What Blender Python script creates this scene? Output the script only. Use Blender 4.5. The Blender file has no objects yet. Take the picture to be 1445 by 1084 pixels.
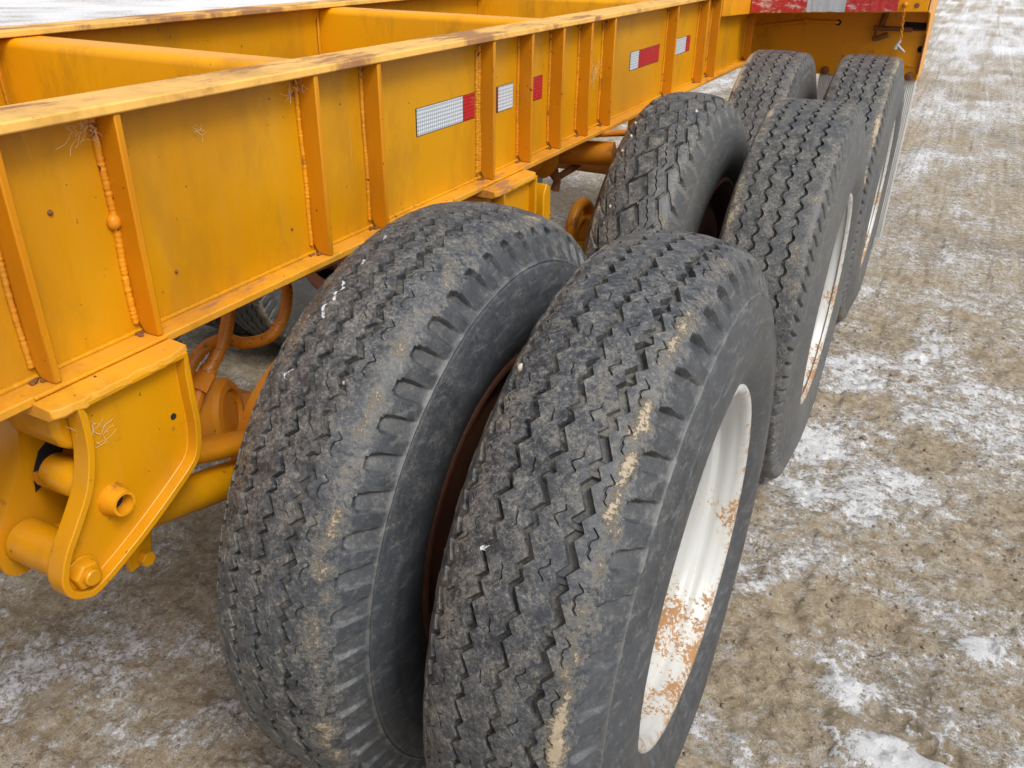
import bpy, math, random
import numpy as np
from mathutils import Matrix, Vector

random.seed(7)
rng = np.random.default_rng(11)
scene = bpy.context.scene
col = scene.collection
PI = math.pi

# ------------------------------------------------------------------ camera, sky, sun, exposure
cam_data = bpy.data.cameras.new("camera")
cam = bpy.data.objects.new("camera", cam_data)
col.objects.link(cam)
scene.camera = cam
RX = (0.8902454695544, 0.4552553624494315, 0.014337325374792903)
RY = (0.22555341214440777, -0.4132826416693978, -0.8822262274296649)
RZ = (-0.3957128532255186, 0.7886317347506381, -0.4706073997891643)
cam.matrix_world = Matrix(((RX[0], -RY[0], -RZ[0], 0.32609), (RX[1], -RY[1], -RZ[1], -1.11299),
                           (RX[2], -RY[2], -RZ[2], 1.41364), (0, 0, 0, 1)))
cam_data.sensor_width = 36
cam_data.lens = 1182.65 / 1445 * 36
cam_data.clip_start = 0.02
cam_data.clip_end = 1500

world = bpy.data.worlds.new("World")
scene.world = world
world.use_nodes = True
nt = world.node_tree
SUN_EL, SUN_AZ = math.radians(52), math.radians(115)     # azimuth clockwise from +Y: from the right, a little behind the camera
sky = nt.nodes.new("ShaderNodeTexSky")
sky.sky_type = 'NISHITA'
sky.sun_disc = False
sky.sun_elevation = SUN_EL
sky.sun_rotation = SUN_AZ
sky.air_density = 1.0
sky.dust_density = 5.0
hsv = nt.nodes.new("ShaderNodeHueSaturation")
hsv.inputs['Saturation'].default_value = 0.28
nt.links.new(sky.outputs[0], hsv.inputs['Color'])
bg = nt.nodes['Background']
nt.links.new(hsv.outputs[0], bg.inputs['Color'])
bg.inputs['Strength'].default_value = 0.15
sun_data = bpy.data.lights.new("sun", 'SUN')
sun_data.energy = 1.5
sun_data.angle = math.radians(18)
sun_data.color = (1.0, 0.96, 0.9)
sun = bpy.data.objects.new("sun", sun_data)
col.objects.link(sun)
sd = Vector((math.sin(SUN_AZ) * math.cos(SUN_EL), math.cos(SUN_AZ) * math.cos(SUN_EL), math.sin(SUN_EL)))
sun.rotation_euler = sd.to_track_quat('Z', 'Y').to_euler()
scene.view_settings.view_transform = 'Standard'
scene.view_settings.look = 'None'
scene.view_settings.gamma = 1
scene.view_settings.use_curve_mapping = False
scene.view_settings.exposure = 0.12


# ------------------------------------------------------------------ numpy noise
def _hash(i, j, k, seed):
    n = (i * 374761393 + j * 668265263 + k * 2147483647 + seed * 1274126177) & 0xffffffff
    n = ((n ^ (n >> 13)) * 1274126177) & 0xffffffff
    n = ((n ^ (n >> 16)) * 2246822519) & 0xffffffff
    return ((n ^ (n >> 15)) & 0xffffff) / float(0xffffff)


def vnoise(x, y, z, seed=0):
    xi, yi, zi = np.floor(x), np.floor(y), np.floor(z)
    fx, fy, fz = x - xi, y - yi, z - zi
    fx, fy, fz = (t * t * t * (t * (t * 6 - 15) + 10) for t in (fx, fy, fz))
    xi, yi, zi = xi.astype(np.int64), yi.astype(np.int64), zi.astype(np.int64)
    r = 0
    for a in (0, 1):
        for b in (0, 1):
            for c in (0, 1):
                w = (fx if a else 1 - fx) * (fy if b else 1 - fy) * (fz if c else 1 - fz)
                r = r + w * _hash(xi + a, yi + b, zi + c, seed)
    return r


def fbm(x, y, z=None, octaves=4, seed=0, gain=0.5):
    if z is None:
        z = np.zeros_like(x)
    t, a, n = 0, 1.0, 0
    for o in range(octaves):
        s = 2.03 ** o
        t = t + a * vnoise(x * s + 13.7 * o, y * s + 5.1 * o, z * s + 9.3 * o, seed + o)
        n += a
        a *= gain
    return t / n


def sstep(a, b, x):
    t = np.clip((x - a) / (b - a), 0, 1)
    return t * t * (3 - 2 * t)


# ------------------------------------------------------------------ materials
class NT:
    def __init__(self, name):
        self.m = bpy.data.materials.new(name)
        self.m.use_nodes = True
        self.t = self.m.node_tree
        self.b = self.t.nodes['Principled BSDF']
        self.tc = self.t.nodes.new('ShaderNodeTexCoord')

    def n(self, kind, **kw):
        o = self.t.nodes.new(kind)
        for k, v in kw.items():
            setattr(o, k, v)
        return o

    def link(self, a, b):
        self.t.links.new(a, b)

    def mapping(self, scale=(1, 1, 1), rot=(0, 0, 0)):
        m = self.n('ShaderNodeMapping')
        m.inputs['Scale'].default_value = scale
        m.inputs['Rotation'].default_value = rot
        self.link(self.tc.outputs['Object'], m.inputs['Vector'])
        return m.outputs[0]

    def noise(self, scale, detail=4, rough=0.55, vec=None, dist=0.0):
        o = self.n('ShaderNodeTexNoise')
        o.inputs['Scale'].default_value = scale
        o.inputs['Detail'].default_value = detail
        o.inputs['Roughness'].default_value = rough
        o.inputs['Distortion'].default_value = dist
        self.link(vec if vec is not None else self.tc.outputs['Object'], o.inputs['Vector'])
        return o.outputs['Fac']

    def voro(self, scale, feature='F1', vec=None):
        o = self.n('ShaderNodeTexVoronoi', feature=feature)
        o.inputs['Scale'].default_value = scale
        self.link(vec if vec is not None else self.tc.outputs['Object'], o.inputs['Vector'])
        return o.outputs['Distance']

    def attr(self, name):
        o = self.n('ShaderNodeAttribute')
        o.attribute_name = name
        return o.outputs['Fac']

    def math(self, op, a, b=None, clamp=False):
        o = self.n('ShaderNodeMath', operation=op, use_clamp=clamp)
        for i, v in enumerate((a, b)):
            if v is None:
                continue
            if isinstance(v, (int, float)):
                o.inputs[i].default_value = v
            else:
                self.link(v, o.inputs[i])
        return o.outputs[0]

    def step(self, v, lo, hi):
        o = self.n('ShaderNodeMapRange', interpolation_type='SMOOTHSTEP')
        o.inputs['From Min'].default_value = lo
        o.inputs['From Max'].default_value = hi
        self.link(v, o.inputs['Value'])
        return o.outputs[0]

    def mix(self, fac, a, b):
        o = self.n('ShaderNodeMix', data_type='RGBA')
        if isinstance(fac, (int, float)):
            o.inputs[0].default_value = fac
        else:
            self.link(fac, o.inputs[0])
        for s, v in ((o.inputs[6], a), (o.inputs[7], b)):
            if isinstance(v, tuple):
                s.default_value = (*v, 1)
            else:
                self.link(v, s)
        return o.outputs[2]

    def bump(self, h, strength=0.3, dist=0.002, prev=None):
        o = self.n('ShaderNodeBump')
        o.inputs['Strength'].default_value = strength
        o.inputs['Distance'].default_value = dist
        self.link(h, o.inputs['Height'])
        if prev is not None:
            self.link(prev, o.inputs['Normal'])
        return o.outputs[0]

    def done(self, color=None, rough=None, normal=None, metal=None, spec=None):
        b = self.b
        for key, v in (('Base Color', color), ('Roughness', rough), ('Metallic', metal), ('Specular IOR Level', spec)):
            if v is None:
                continue
            if isinstance(v, (int, float)):
                b.inputs[key].default_value = v
            elif isinstance(v, tuple):
                b.inputs[key].default_value = (*v, 1)
            else:
                self.link(v, b.inputs[key])
        if normal is not None:
            self.link(normal, b.inputs['Normal'])
        return self.m


def yellow(name, base=(0.76, 0.335, 0.008), base2=(0.66, 0.27, 0.006), dust=0.12, specks=1.0, worn=0.0, sky_fade=0.0,
           rough=0.36, orange_peel=0.25, rust=0.0):
    k = NT(name)
    big = k.noise(2.3, 3, 0.6)
    c = k.mix(k.step(big, 0.35, 0.65), base, base2)
    if sky_fade:
        c = k.mix(sky_fade, c, (0.93, 0.60, 0.21))  # paler paint: weathered fading plus sky reflection put into the colour
    # dusty film in soft clouds and fine vertical runs
    runs = k.noise(1.0, 5, 0.65, k.mapping((26, 26, 3.0)))
    d = k.math('MULTIPLY', k.step(runs, 0.45, 0.8), dust)
    c = k.mix(d, c, (0.52, 0.31, 0.08))
    # road grime in wide clouds and drips, hairline scratches
    gr = k.noise(1.0, 7, 0.7, k.mapping((7, 7, 2.6)))
    c = k.mix(k.math('MULTIPLY', k.step(gr, 0.48, 0.64), 0.42), c, (0.36, 0.165, 0.012))
    hair = k.noise(1.0, 3, 0.6, k.mapping((210, 210, 6), (0.25, 0.35, 0.2)))
    hm = k.math('MULTIPLY', k.step(hair, 0.70, 0.73), k.step(k.noise(5, 3), 0.5, 0.62))
    c = k.mix(k.math('MULTIPLY', hm, 0.5), c, (0.80, 0.56, 0.24))
    # tiny chips and dark specks
    sp = k.math('SUBTRACT', k.noise(85, 2, 0.5), k.math('MULTIPLY', k.noise(7, 3, 0.6), 0.22))
    s = k.step(sp, 0.655 - 0.03 * specks, 0.69 - 0.03 * specks)
    c = k.mix(k.math('MULTIPLY', s, min(1, 0.75 * specks)), c, (0.10, 0.035, 0.012))
    if rust:
        rn = k.noise(14, 8, 0.72)
        r = k.step(rn, 0.62 - rust * 0.2, 0.72 - rust * 0.2)
        c = k.mix(k.math('MULTIPLY', r, 0.8), c, k.mix(k.noise(60), (0.10, 0.03, 0.012), (0.28, 0.10, 0.03)))
    ro = rough
    if worn:
        w1 = k.noise(1.0, 7, 0.68, k.mapping((16, 5.0, 4), (0, 0, 0.55)))
        w2 = k.noise(1.0, 4, 0.6, k.mapping((3.5, 2.6, 3)))
        w = k.step(k.math('ADD', w1, k.math('MULTIPLY', w2, 0.55)), 0.91 - worn * 0.12, 1.00 - worn * 0.12)
        grime = k.mix(k.noise(35, 5), (0.13, 0.065, 0.055), (0.27, 0.15, 0.105))
        c = k.mix(k.math('MULTIPLY', w, 0.82), c, grime)
        halo = k.step(k.math('ADD', w1, k.math('MULTIPLY', w2, 0.55)), 0.84 - worn * 0.12, 0.97 - worn * 0.12)
        c = k.mix(k.math('MULTIPLY', halo, 0.35), c, (0.46, 0.20, 0.055))
        ro = k.math('ADD', k.math('MULTIPLY', w, 0.25), rough)
    nb = k.bump(k.noise(120, 2, 0.5), orange_peel, 0.0006)
    nb = k.bump(k.noise(9, 2, 0.5), 0.25, 0.004, nb)
    nb = k.bump(s, 0.4, 0.0015, nb)
    return k.done(c, ro, nb, spec=0.35)


M = {}
M['web'] = yellow('yellow_web_paint', (0.61, 0.280, 0.002), (0.53, 0.228, 0.002), dust=0.14, specks=1.3)
M['rib'] = yellow('yellow_rib_paint', (0.62, 0.240, 0.002), (0.54, 0.198, 0.002), 0.12, 1.5, rough=0.42, rust=0.05)
M['flange'] = yellow('yellow_top_flange_paint', (0.80, 0.40, 0.03), (0.74, 0.35, 0.02), sky_fade=0.50, worn=0.95, dust=0.3, specks=1.2, rough=0.45)
M['ledge'] = yellow('yellow_ledge_paint', (0.72, 0.33, 0.02), (0.60, 0.25, 0.02), 0.55, 1.6, worn=0.25, rough=0.5)
M['weld'] = yellow('yellow_weld_paint', (0.74, 0.31, 0.008), (0.58, 0.21, 0.008), 0.3, 2.0, rough=0.38, orange_peel=0.8, rust=0.35)
M['cast'] = yellow('yellow_hanger_paint', (0.62, 0.275, 0.002), (0.56, 0.232, 0.002), 0.10, 0.9, rough=0.3, rust=0.02)
M['cross'] = yellow('yellow_cross_member_paint', (0.86, 0.375, 0.003), (0.80, 0.335, 0.003), 0.05, 0.5, rough=0.36)
M['under'] = yellow('orange_underbody_paint', (0.56, 0.205, 0.006), (0.40, 0.130, 0.006), 0.25, 1.6, rough=0.38, rust=0.30)
M['hose'] = yellow('orange_hose_paint', (0.56, 0.18, 0.012), (0.42, 0.12, 0.008), 0.2, 2.0, rough=0.45, rust=0.1)
k = NT('cracked_orange_hose')
_c = k.mix(k.noise(20, 4), (0.58, 0.20, 0.010), (0.42, 0.13, 0.008))
_v = k.step(k.noise(1.0, 3, 0.6, k.mapping((60, 60, 330), (0.5, 0, 0)), 1.0), 0.60, 0.64)
_m = k.math('MULTIPLY', _v, k.step(k.noise(13, 3), 0.42, 0.52))
M['hose'] = k.done(k.mix(k.math('MULTIPLY', _m, 0.9), _c, (0.03, 0.015, 0.008)), 0.45, k.bump(_m, -0.5, 0.001))
M['rear'] = yellow('yellow_rear_paint', (0.80, 0.34, 0.003), (0.74, 0.30, 0.003), 0.1, 1.0, rough=0.4, rust=0.08)

k = NT('rusty_iron')
M['rust'] = k.done(k.mix(k.noise(40, 6, 0.7), (0.07, 0.025, 0.012), (0.30, 0.12, 0.04)), 0.8, k.bump(k.noise(90, 5), 0.7, 0.002))
k = NT('brown_primer_rim')
M['brown'] = k.done(k.mix(k.noise(18, 6, 0.7), (0.060, 0.022, 0.012), (0.17, 0.058, 0.026)), 0.62, k.bump(k.noise(70, 5), 0.5, 0.001))
k = NT('bright_steel')
M['steel'] = k.done(k.mix(k.noise(40), (0.38, 0.37, 0.35), (0.55, 0.53, 0.5)), 0.38, metal=0.8)
k = NT('black_void')
M['black'] = k.done((0.012, 0.010, 0.009), 0.9)
k = NT('grey_mudflap_plastic')
M['flap'] = k.done(k.mix(k.noise(5, 5, 0.6), (0.52, 0.52, 0.51), (0.66, 0.66, 0.65)), 0.5)
k = NT('cobweb_fibre')
M['cobweb'] = k.done((0.62, 0.54, 0.44), 0.9)
k = NT('white_stone')
M['stone'] = k.done(k.mix(k.noise(60), (0.42, 0.36, 0.29), (0.62, 0.57, 0.50)), 0.8)


def rim_white():
    k = NT('white_rim_paint')
    c = k.mix(k.noise(6, 3), (0.47, 0.485, 0.48), (0.55, 0.56, 0.545))
    # rust blooms: large clusters low on the drum, broken into fine spots
    sep = k.n('ShaderNodeSeparateXYZ')
    k.link(k.tc.outputs['Object'], sep.inputs[0])
    low = k.step(sep.outputs['Z'], 0.22, -0.16)
    spots = k.noise(130, 5, 0.76)
    clus = k.noise(9, 3, 0.6)
    v = k.math('ADD', k.math('ADD', k.math('MULTIPLY', spots, 0.6), k.math('MULTIPLY', clus, 0.75)), k.math('MULTIPLY', low, 0.17))
    r = k.step(v, 0.868, 0.905)
    rc = k.mix(k.noise(45, 4), (0.15, 0.050, 0.009), (0.42, 0.18, 0.028))
    c = k.mix(k.math('MULTIPLY', r, 0.93), c, rc)
    halo = k.step(v, 0.74, 0.86)
    c = k.mix(k.math('MULTIPLY', halo, 0.12), c, (0.60, 0.44, 0.22))
    # rusty chips on the outer lip
    a = k.attr('lip')
    lr = k.math('MULTIPLY', a, k.step(k.noise(55, 5, 0.7), 0.52, 0.60))
    c = k.mix(lr, c, (0.36, 0.20, 0.09))
    nb = k.bump(r, 0.3, 0.001)
    return k.done(c, k.math('ADD', k.math('MULTIPLY', r, 0.4), 0.33), nb)


M['rim'] = rim_white()


def rubber(name, base=(0.022, 0.026, 0.032), dusty=(0.125, 0.130, 0.135), mud=(0.34, 0.275, 0.185), dust_amt=1.0, side_dust=0.12):
    k = NT(name)
    g, m, side, lite, snow = k.attr('groove'), k.attr('mud'), k.attr('side'), k.attr('lite'), k.attr('snow')
    f1 = k.noise(38, 9, 0.76)
    f2 = k.noise(190, 6, 0.76)
    f3 = k.noise(560, 4, 0.72)
    f4 = k.noise(6, 4, 0.6)
    tread = k.math('SUBTRACT', 1.0, side)
    mixn = k.math('ADD', k.math('MULTIPLY', f1, 0.45), k.math('ADD', k.math('MULTIPLY', f2, 0.40), k.math('MULTIPLY', f3, 0.25)))
    d = k.math('MULTIPLY', k.step(mixn, 0.48, 0.61), 0.85 * dust_amt)
    d = k.math('MULTIPLY', d, k.math('SUBTRACT', 1.0, k.math('MULTIPLY', side, 0.68)))
    d = k.math('ADD', d, k.math('MULTIPLY', side, side_dust), clamp=True)
    c = k.mix(d, base, dusty)
    c = k.mix(k.math('MULTIPLY', k.step(f4, 0.42, 0.62), 0.45), c, (0.058, 0.067, 0.080))
    dk = k.step(k.math('SUBTRACT', 1.0, f2), 0.56, 0.68)
    c = k.mix(k.math('MULTIPLY', k.math('MULTIPLY', dk, tread), 0.55), c, (0.020, 0.021, 0.023))
    # scattered dry mud flecks, denser in loose clouds
    fv = k.math('ADD', k.math('MULTIPLY', f2, 0.75), k.math('MULTIPLY', f1, 0.5))
    fl = k.step(fv, 0.685, 0.735)
    fl = k.math('MULTIPLY', fl, k.math('SUBTRACT', 0.8, k.math('MULTIPLY', side, 0.62)))
    c = k.mix(fl, c, k.mix(f3, (0.13, 0.125, 0.112), (0.40, 0.36, 0.29)))
    fine = k.step(k.math('ADD', f3, k.math('MULTIPLY', k.math('SUBTRACT', f1, 0.5), 0.5)), 0.60, 0.69)
    c = k.mix(k.math('MULTIPLY', fine, k.math('ADD', k.math('MULTIPLY', tread, 0.36), 0.08)), c, (0.30, 0.275, 0.235))
    # packed dirt in the groove bottoms
    gd = k.math('MULTIPLY', g, k.step(k.math('ADD', f1, k.math('MULTIPLY', f2, 0.3)), 0.52, 0.80))
    c = k.mix(k.math('MULTIPLY', gd, 0.6), c, (0.15, 0.128, 0.095))
    c = k.mix(k.math('MULTIPLY', g, 0.35), c, (0.03, 0.03, 0.03))  # every groove and recess also mixed towards dark grey
    # caked mud where the tyre carries it
    mv = k.math('ADD', m, k.math('MULTIPLY', k.math('SUBTRACT', f2, 0.5), 1.8))
    mv = k.math('ADD', mv, k.math('MULTIPLY', k.math('SUBTRACT', f1, 0.5), 1.3))
    mv = k.math('ADD', mv, k.math('MULTIPLY', k.math('SUBTRACT', f3, 0.5), 0.9))
    mm = k.step(mv, 0.54, 0.78)
    halo = k.step(mv, 0.16, 0.60)
    c = k.mix(k.math('MULTIPLY', halo, 0.6), c, (0.19, 0.175, 0.145))
    c = k.mix(k.math('MULTIPLY', mm, 0.85), c, k.mix(k.step(k.math('ADD', k.math('MULTIPLY', f3, 0.6), k.math('MULTIPLY', f2, 0.4)), 0.40, 0.60), mud, (0.46, 0.375, 0.26)))
    # long thin scuffs on the sidewall
    sc = k.noise(1.0, 7, 0.75, k.mapping((110, 16, 70), (0.5, 0, 0)))
    c = k.mix(k.math('MULTIPLY', k.math('MULTIPLY', k.step(sc, 0.52, 0.66), side), 0.5), c, (0.19, 0.19, 0.185))
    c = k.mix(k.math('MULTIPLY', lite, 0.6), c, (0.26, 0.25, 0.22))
    sn = k.step(k.math('ADD', snow, k.math('MULTIPLY', k.math('SUBTRACT', f2, 0.5), 1.0)), 0.42, 0.58)
    c = k.mix(sn, c, (0.74, 0.75, 0.77))
    nb = k.bump(f2, 0.55, 0.0010)
    nb = k.bump(f3, 0.7, 0.0006, nb)
    nb = k.bump(f1, 0.25, 0.002, nb)
    nb = k.bump(mm, 0.6, 0.0020, nb)
    ro = k.math('ADD', k.math('MULTIPLY', d, 0.30), 0.38)
    return k.done(c, ro, nb, spec=0.6)


M['rubber'] = rubber('worn_rubber')
M['rubber_b'] = rubber('dusty_rubber', (0.026, 0.029, 0.034), (0.128, 0.128, 0.122), dust_amt=1.0, side_dust=0.55)


def tape(name, colr, dark, rowsz=0.0075, grid=True):
    k = NT(name)
    v = k.n('ShaderNodeTexVoronoi', feature='F1')
    v.inputs['Scale'].default_value = 1.0 / rowsz
    v.inputs['Randomness'].default_value = 0.0
    k.link(k.tc.outputs['Object'], v.inputs['Vector'])
    s = k.step(v.outputs['Distance'], 0.25, 0.5)
    c = k.mix(s, colr, dark)
    c = k.mix(k.math('MULTIPLY', k.step(k.noise(30, 5, 0.7), 0.55, 0.75), 0.4), c, (0.30, 0.26, 0.22))
    return k.done(c, 0.3, k.bump(s, 0.4, 0.001))


M['tape_white'] = tape('white_reflective_tape', (0.72, 0.76, 0.80), (0.38, 0.43, 0.48))
M['tape_red'] = tape('red_reflective_tape', (0.50, 0.018, 0.030), (0.36, 0.010, 0.018))
k = NT('faded_red_reflective_tape')
_t = k.step(k.noise(22, 7, 0.7, k.mapping((1, 1, 2.5))), 0.50, 0.60)
_hx = k.voro(150)
M['tape_faded'] = k.done(k.mix(k.math('MULTIPLY', _t, 0.75), k.mix(k.step(_hx, 0.2, 0.6), (0.58, 0.045, 0.04), (0.42, 0.03, 0.03)), (0.62, 0.52, 0.50)), 0.35)
M['tape_white_hex'] = tape('white_honeycomb_tape', (0.70, 0.74, 0.77), (0.42, 0.47, 0.52), 0.010)


def ground_mat():
    k = NT('frozen_dirt_and_snow')
    a, b = k.attr('snow'), k.attr('wet')
    sep = k.n('ShaderNodeSeparateXYZ')
    k.link(k.tc.outputs['Object'], sep.inputs[0])
    right = k.math('MULTIPLY', k.step(sep.outputs['X'], -0.5, 0.0), k.math('SUBTRACT', 1.0, k.math('MULTIPLY', k.step(sep.outputs['Y'], 2.0, 5.0), 0.6)))
    n1 = k.noise(22, 9, 0.72)
    n2 = k.noise(85, 7, 0.72)
    n3 = k.noise(5, 5, 0.6)
    n4 = k.noise(1.3, 6, 0.62)
    n5 = k.noise(330, 3, 0.7)
    sa = k.noise(1.0, 8, 0.70, k.mapping((20, 46, 30), (0, 0, 0.35)), 0.8)
    sb = k.noise(1.0, 8, 0.70, k.mapping((46, 20, 30), (0, 0, 0.12)), 0.8)
    st = k.n('ShaderNodeMix', data_type='FLOAT')
    k.link(right, st.inputs[0])
    k.link(sb, st.inputs[2])
    k.link(sa, st.inputs[3])
    st = st.outputs[0]
    dirt = k.mix(k.step(n1, 0.32, 0.68), (0.25, 0.195, 0.125), (0.50, 0.41, 0.285))
    dirt = k.mix(k.math('MULTIPLY', k.step(n3, 0.4, 0.65), 0.5), dirt, (0.42, 0.35, 0.245))
    dirt = k.mix(k.math('MULTIPLY', k.step(n2, 0.56, 0.68), 0.75), dirt, (0.60, 0.51, 0.38))
    dirt = k.mix(k.math('MULTIPLY', k.step(k.math('SUBTRACT', 1.0, n2), 0.55, 0.68), 0.8), dirt, (0.060, 0.043, 0.028))
    dirt = k.mix(k.math('MULTIPLY', k.step(n5, 0.56, 0.66), 0.55), dirt, (0.56, 0.48, 0.37))
    dirt = k.mix(k.math('MULTIPLY', k.step(k.math('SUBTRACT', 1.0, n5), 0.56, 0.66), 0.55), dirt, (0.085, 0.062, 0.040))
    dirt = k.mix(k.math('MULTIPLY', b, 0.5), dirt, (0.17, 0.135, 0.094))
    v = k.math('ADD', k.math('MULTIPLY', a, 0.80), 0.058)
    for n_, w_ in ((n1, 0.80), (st, 0.85), (n2, 1.15), (n5, 0.55), (n4, 0.30)):
        v = k.math('ADD', v, k.math('MULTIPLY', k.math('SUBTRACT', n_, 0.5), w_))
    thin = k.step(v, 0.30, 0.50)
    thick = k.step(v, 0.455, 0.60)
    c = k.mix(k.math('MULTIPLY', thin, 0.50), dirt, (0.64, 0.60, 0.55))
    c = k.mix(thick, c, k.mix(k.step(n5, 0.3, 0.7), (0.74, 0.75, 0.77), (0.88, 0.89, 0.91)))
    nb = k.bump(n1, 0.9, 0.018)
    nb = k.bump(n2, 1.0, 0.0085, nb)
    nb = k.bump(n5, 0.8, 0.0022, nb)
    nb = k.bump(thick, 0.4, 0.004, nb)
    ro = k.math('SUBTRACT', 0.80, k.math('MULTIPLY', b, 0.3))
    return k.done(c, ro, nb, spec=0.4)


M['ground'] = ground_mat()
k = NT('gravel_stone')
_g = k.n('ShaderNodeObjectInfo')
M['gravel'] = k.done(k.mix(k.noise(9, 2), (0.13, 0.105, 0.08), (0.33, 0.27, 0.20)), 0.75, k.bump(k.noise(150), 0.4, 0.001))


# ------------------------------------------------------------------ mesh builders
class MB:
    def __init__(self):
        self.v, self.f = [], []

    def add(self, vs, fs):
        o = len(self.v)
        self.v += [tuple(p) for p in vs]
        self.f += [tuple(i + o for i in f) for f in fs]
        return self

    def box(self, x0, x1, y0, y1, z0, z1):
        vs = [(x, y, z) for x in (x0, x1) for y in (y0, y1) for z in (z0, z1)]
        return self.add(vs, [(0, 1, 3, 2), (4, 6, 7, 5), (0, 4, 5, 1), (2, 3, 7, 6), (0, 2, 6, 4), (1, 5, 7, 3)])

    def prism_x(self, poly, x0, x1):            # poly of (y, z)
        n = len(poly)
        vs = [(x0, y, z) for y, z in poly] + [(x1, y, z) for y, z in poly]
        fs = [tuple(range(n - 1, -1, -1)), tuple(range(n, 2 * n))]
        fs += [(i, (i + 1) % n, n + (i + 1) % n, n + i) for i in range(n)]
        return self.add(vs, fs)

    def prism_y(self, poly, y0, y1):            # poly of (x, z)
        n = len(poly)
        vs = [(x, y0, z) for x, z in poly] + [(x, y1, z) for x, z in poly]
        fs = [tuple(range(n)), tuple(range(2 * n - 1, n - 1, -1))]
        fs += [(i, n + i, n + (i + 1) % n, (i + 1) % n) for i in range(n)]
        return self.add(vs, fs)

    def tube(self, path, rad, seg=10, caps=True):
        P = [Vector(p) for p in path]
        n = len(P)
        rads = rad if hasattr(rad, '__len__') else [rad] * n
        t0 = (P[1] - P[0]).normalized()
        u = t0.orthogonal().normalized()
        vs, fs = [], []
        for i in range(n):
            t = (P[min(i + 1, n - 1)] - P[max(i - 1, 0)]).normalized()
            u = (u - t * u.dot(t)).normalized()
            w = t.cross(u)
            for s in range(seg):
                a = 2 * PI * s / seg
                vs.append(P[i] + (u * math.cos(a) + w * math.sin(a)) * rads[i])
        for i in range(n - 1):
            for s in range(seg):
                a, b = i * seg + s, i * seg + (s + 1) % seg
                fs.append((a, b, b + seg, a + seg))
        if caps:
            fs.append(tuple(range(seg - 1, -1, -1)))
            fs.append(tuple(range((n - 1) * seg, n * seg)))
        return self.add(vs, fs)

    def revolve(self, prof, origin, axis, seg=32, closed=False):    # prof of (along axis, radius)
        ax = Vector(axis).normalized()
        u = ax.orthogonal().normalized()
        w = ax.cross(u)
        O = Vector(origin)
        vs, fs = [], []
        for a, r in prof:
            for s in range(seg):
                t = 2 * PI * s / seg
                vs.append(O + ax * a + (u * math.cos(t) + w * math.sin(t)) * r)
        n = len(prof)
        for i in range(n if closed else n - 1):
            for s in range(seg):
                a, b = i * seg + s, i * seg + (s + 1) % seg
                c, d = ((i + 1) % n) * seg + (s + 1) % seg, ((i + 1) % n) * seg + s
                fs.append((a, b, c, d))
        if not closed:
            if prof[0][1] > 1e-5:
                fs.append(tuple(range(seg - 1, -1, -1)))
            if prof[-1][1] > 1e-5:
                fs.append(tuple(range((n - 1) * seg, n * seg)))
        return self.add(vs, fs)

    def blob(self, c, r, sub=1, squash=(1, 1, 1), jit=0.2):
        import bmesh
        bm = bmesh.new()
        bmesh.ops.create_icosphere(bm, subdivisions=sub, radius=1)
        vs = [(c[0] + v.co.x * r * squash[0] * (1 + random.uniform(-jit, jit)), c[1] + v.co.y * r * squash[1] * (1 + random.uniform(-jit, jit)),
               c[2] + v.co.z * r * squash[2] * (1 + random.uniform(-jit, jit))) for v in bm.verts]
        fs = [tuple(v.index for v in f.verts) for f in bm.faces]
        bm.free()
        return self.add(vs, fs)

    def build(self, name, mat, parent=None, smooth=None, bevel=0.0, seg=2, loc=None):
        me = bpy.data.meshes.new(name)
        me.from_pydata([tuple(p) for p in self.v], [], self.f)
        import bmesh
        bm = bmesh.new()
        bm.from_mesh(me)
        bmesh.ops.recalc_face_normals(bm, faces=bm.faces)
        bm.to_mesh(me)
        bm.free()
        me.materials.append(mat)
        o = bpy.data.objects.new(name, me)
        col.objects.link(o)
        if parent is not None:
            o.parent = parent
        if loc is not None:
            o.location = loc
        if smooth:
            me.polygons.foreach_set('use_smooth', [True] * len(me.polygons))
            me.set_sharp_from_angle(angle=math.radians(smooth))
        if bevel:
            b = o.modifiers.new('bevel', 'BEVEL')
            b.width = bevel
            b.segments = seg
            b.limit_method = 'ANGLE'
            b.angle_limit = math.radians(35)
            b.use_clamp_overlap = True
            me.polygons.foreach_set('use_smooth', [True] * len(me.polygons))
            me.set_sharp_from_angle(angle=math.radians(50))
        return o


def smooth_path(pts, n=8):
    P = [Vector(p) for p in pts]
    P = [P[0] * 2 - P[1]] + P + [P[-1] * 2 - P[-2]]
    out = []
    for i in range(1, len(P) - 2):
        for j in range(n):
            t = j / n
            a, b, c, d = P[i - 1], P[i], P[i + 1], P[i + 2]
            out.append(0.5 * ((2 * b) + (-a + c) * t + (2 * a - 5 * b + 4 * c - d) * t * t + (-a + 3 * b - 3 * c + d) * t ** 3))
    out.append(P[-2])
    return out


# ------------------------------------------------------------------ ground
def grid_axis(dense0, dense1, step, lo, hi, grow=1.045, mx=3.0):
    a = list(np.arange(dense0, dense1, step))
    s, x = step, a[-1]
    while x < hi:
        s = min(s * grow, mx)
        x += s
        a.append(x)
    s, x = step, a[0]
    b = []
    while x > lo:
        s = min(s * grow, mx)
        x -= s
        b.append(x)
    return np.array(b[::-1] + a)


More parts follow.
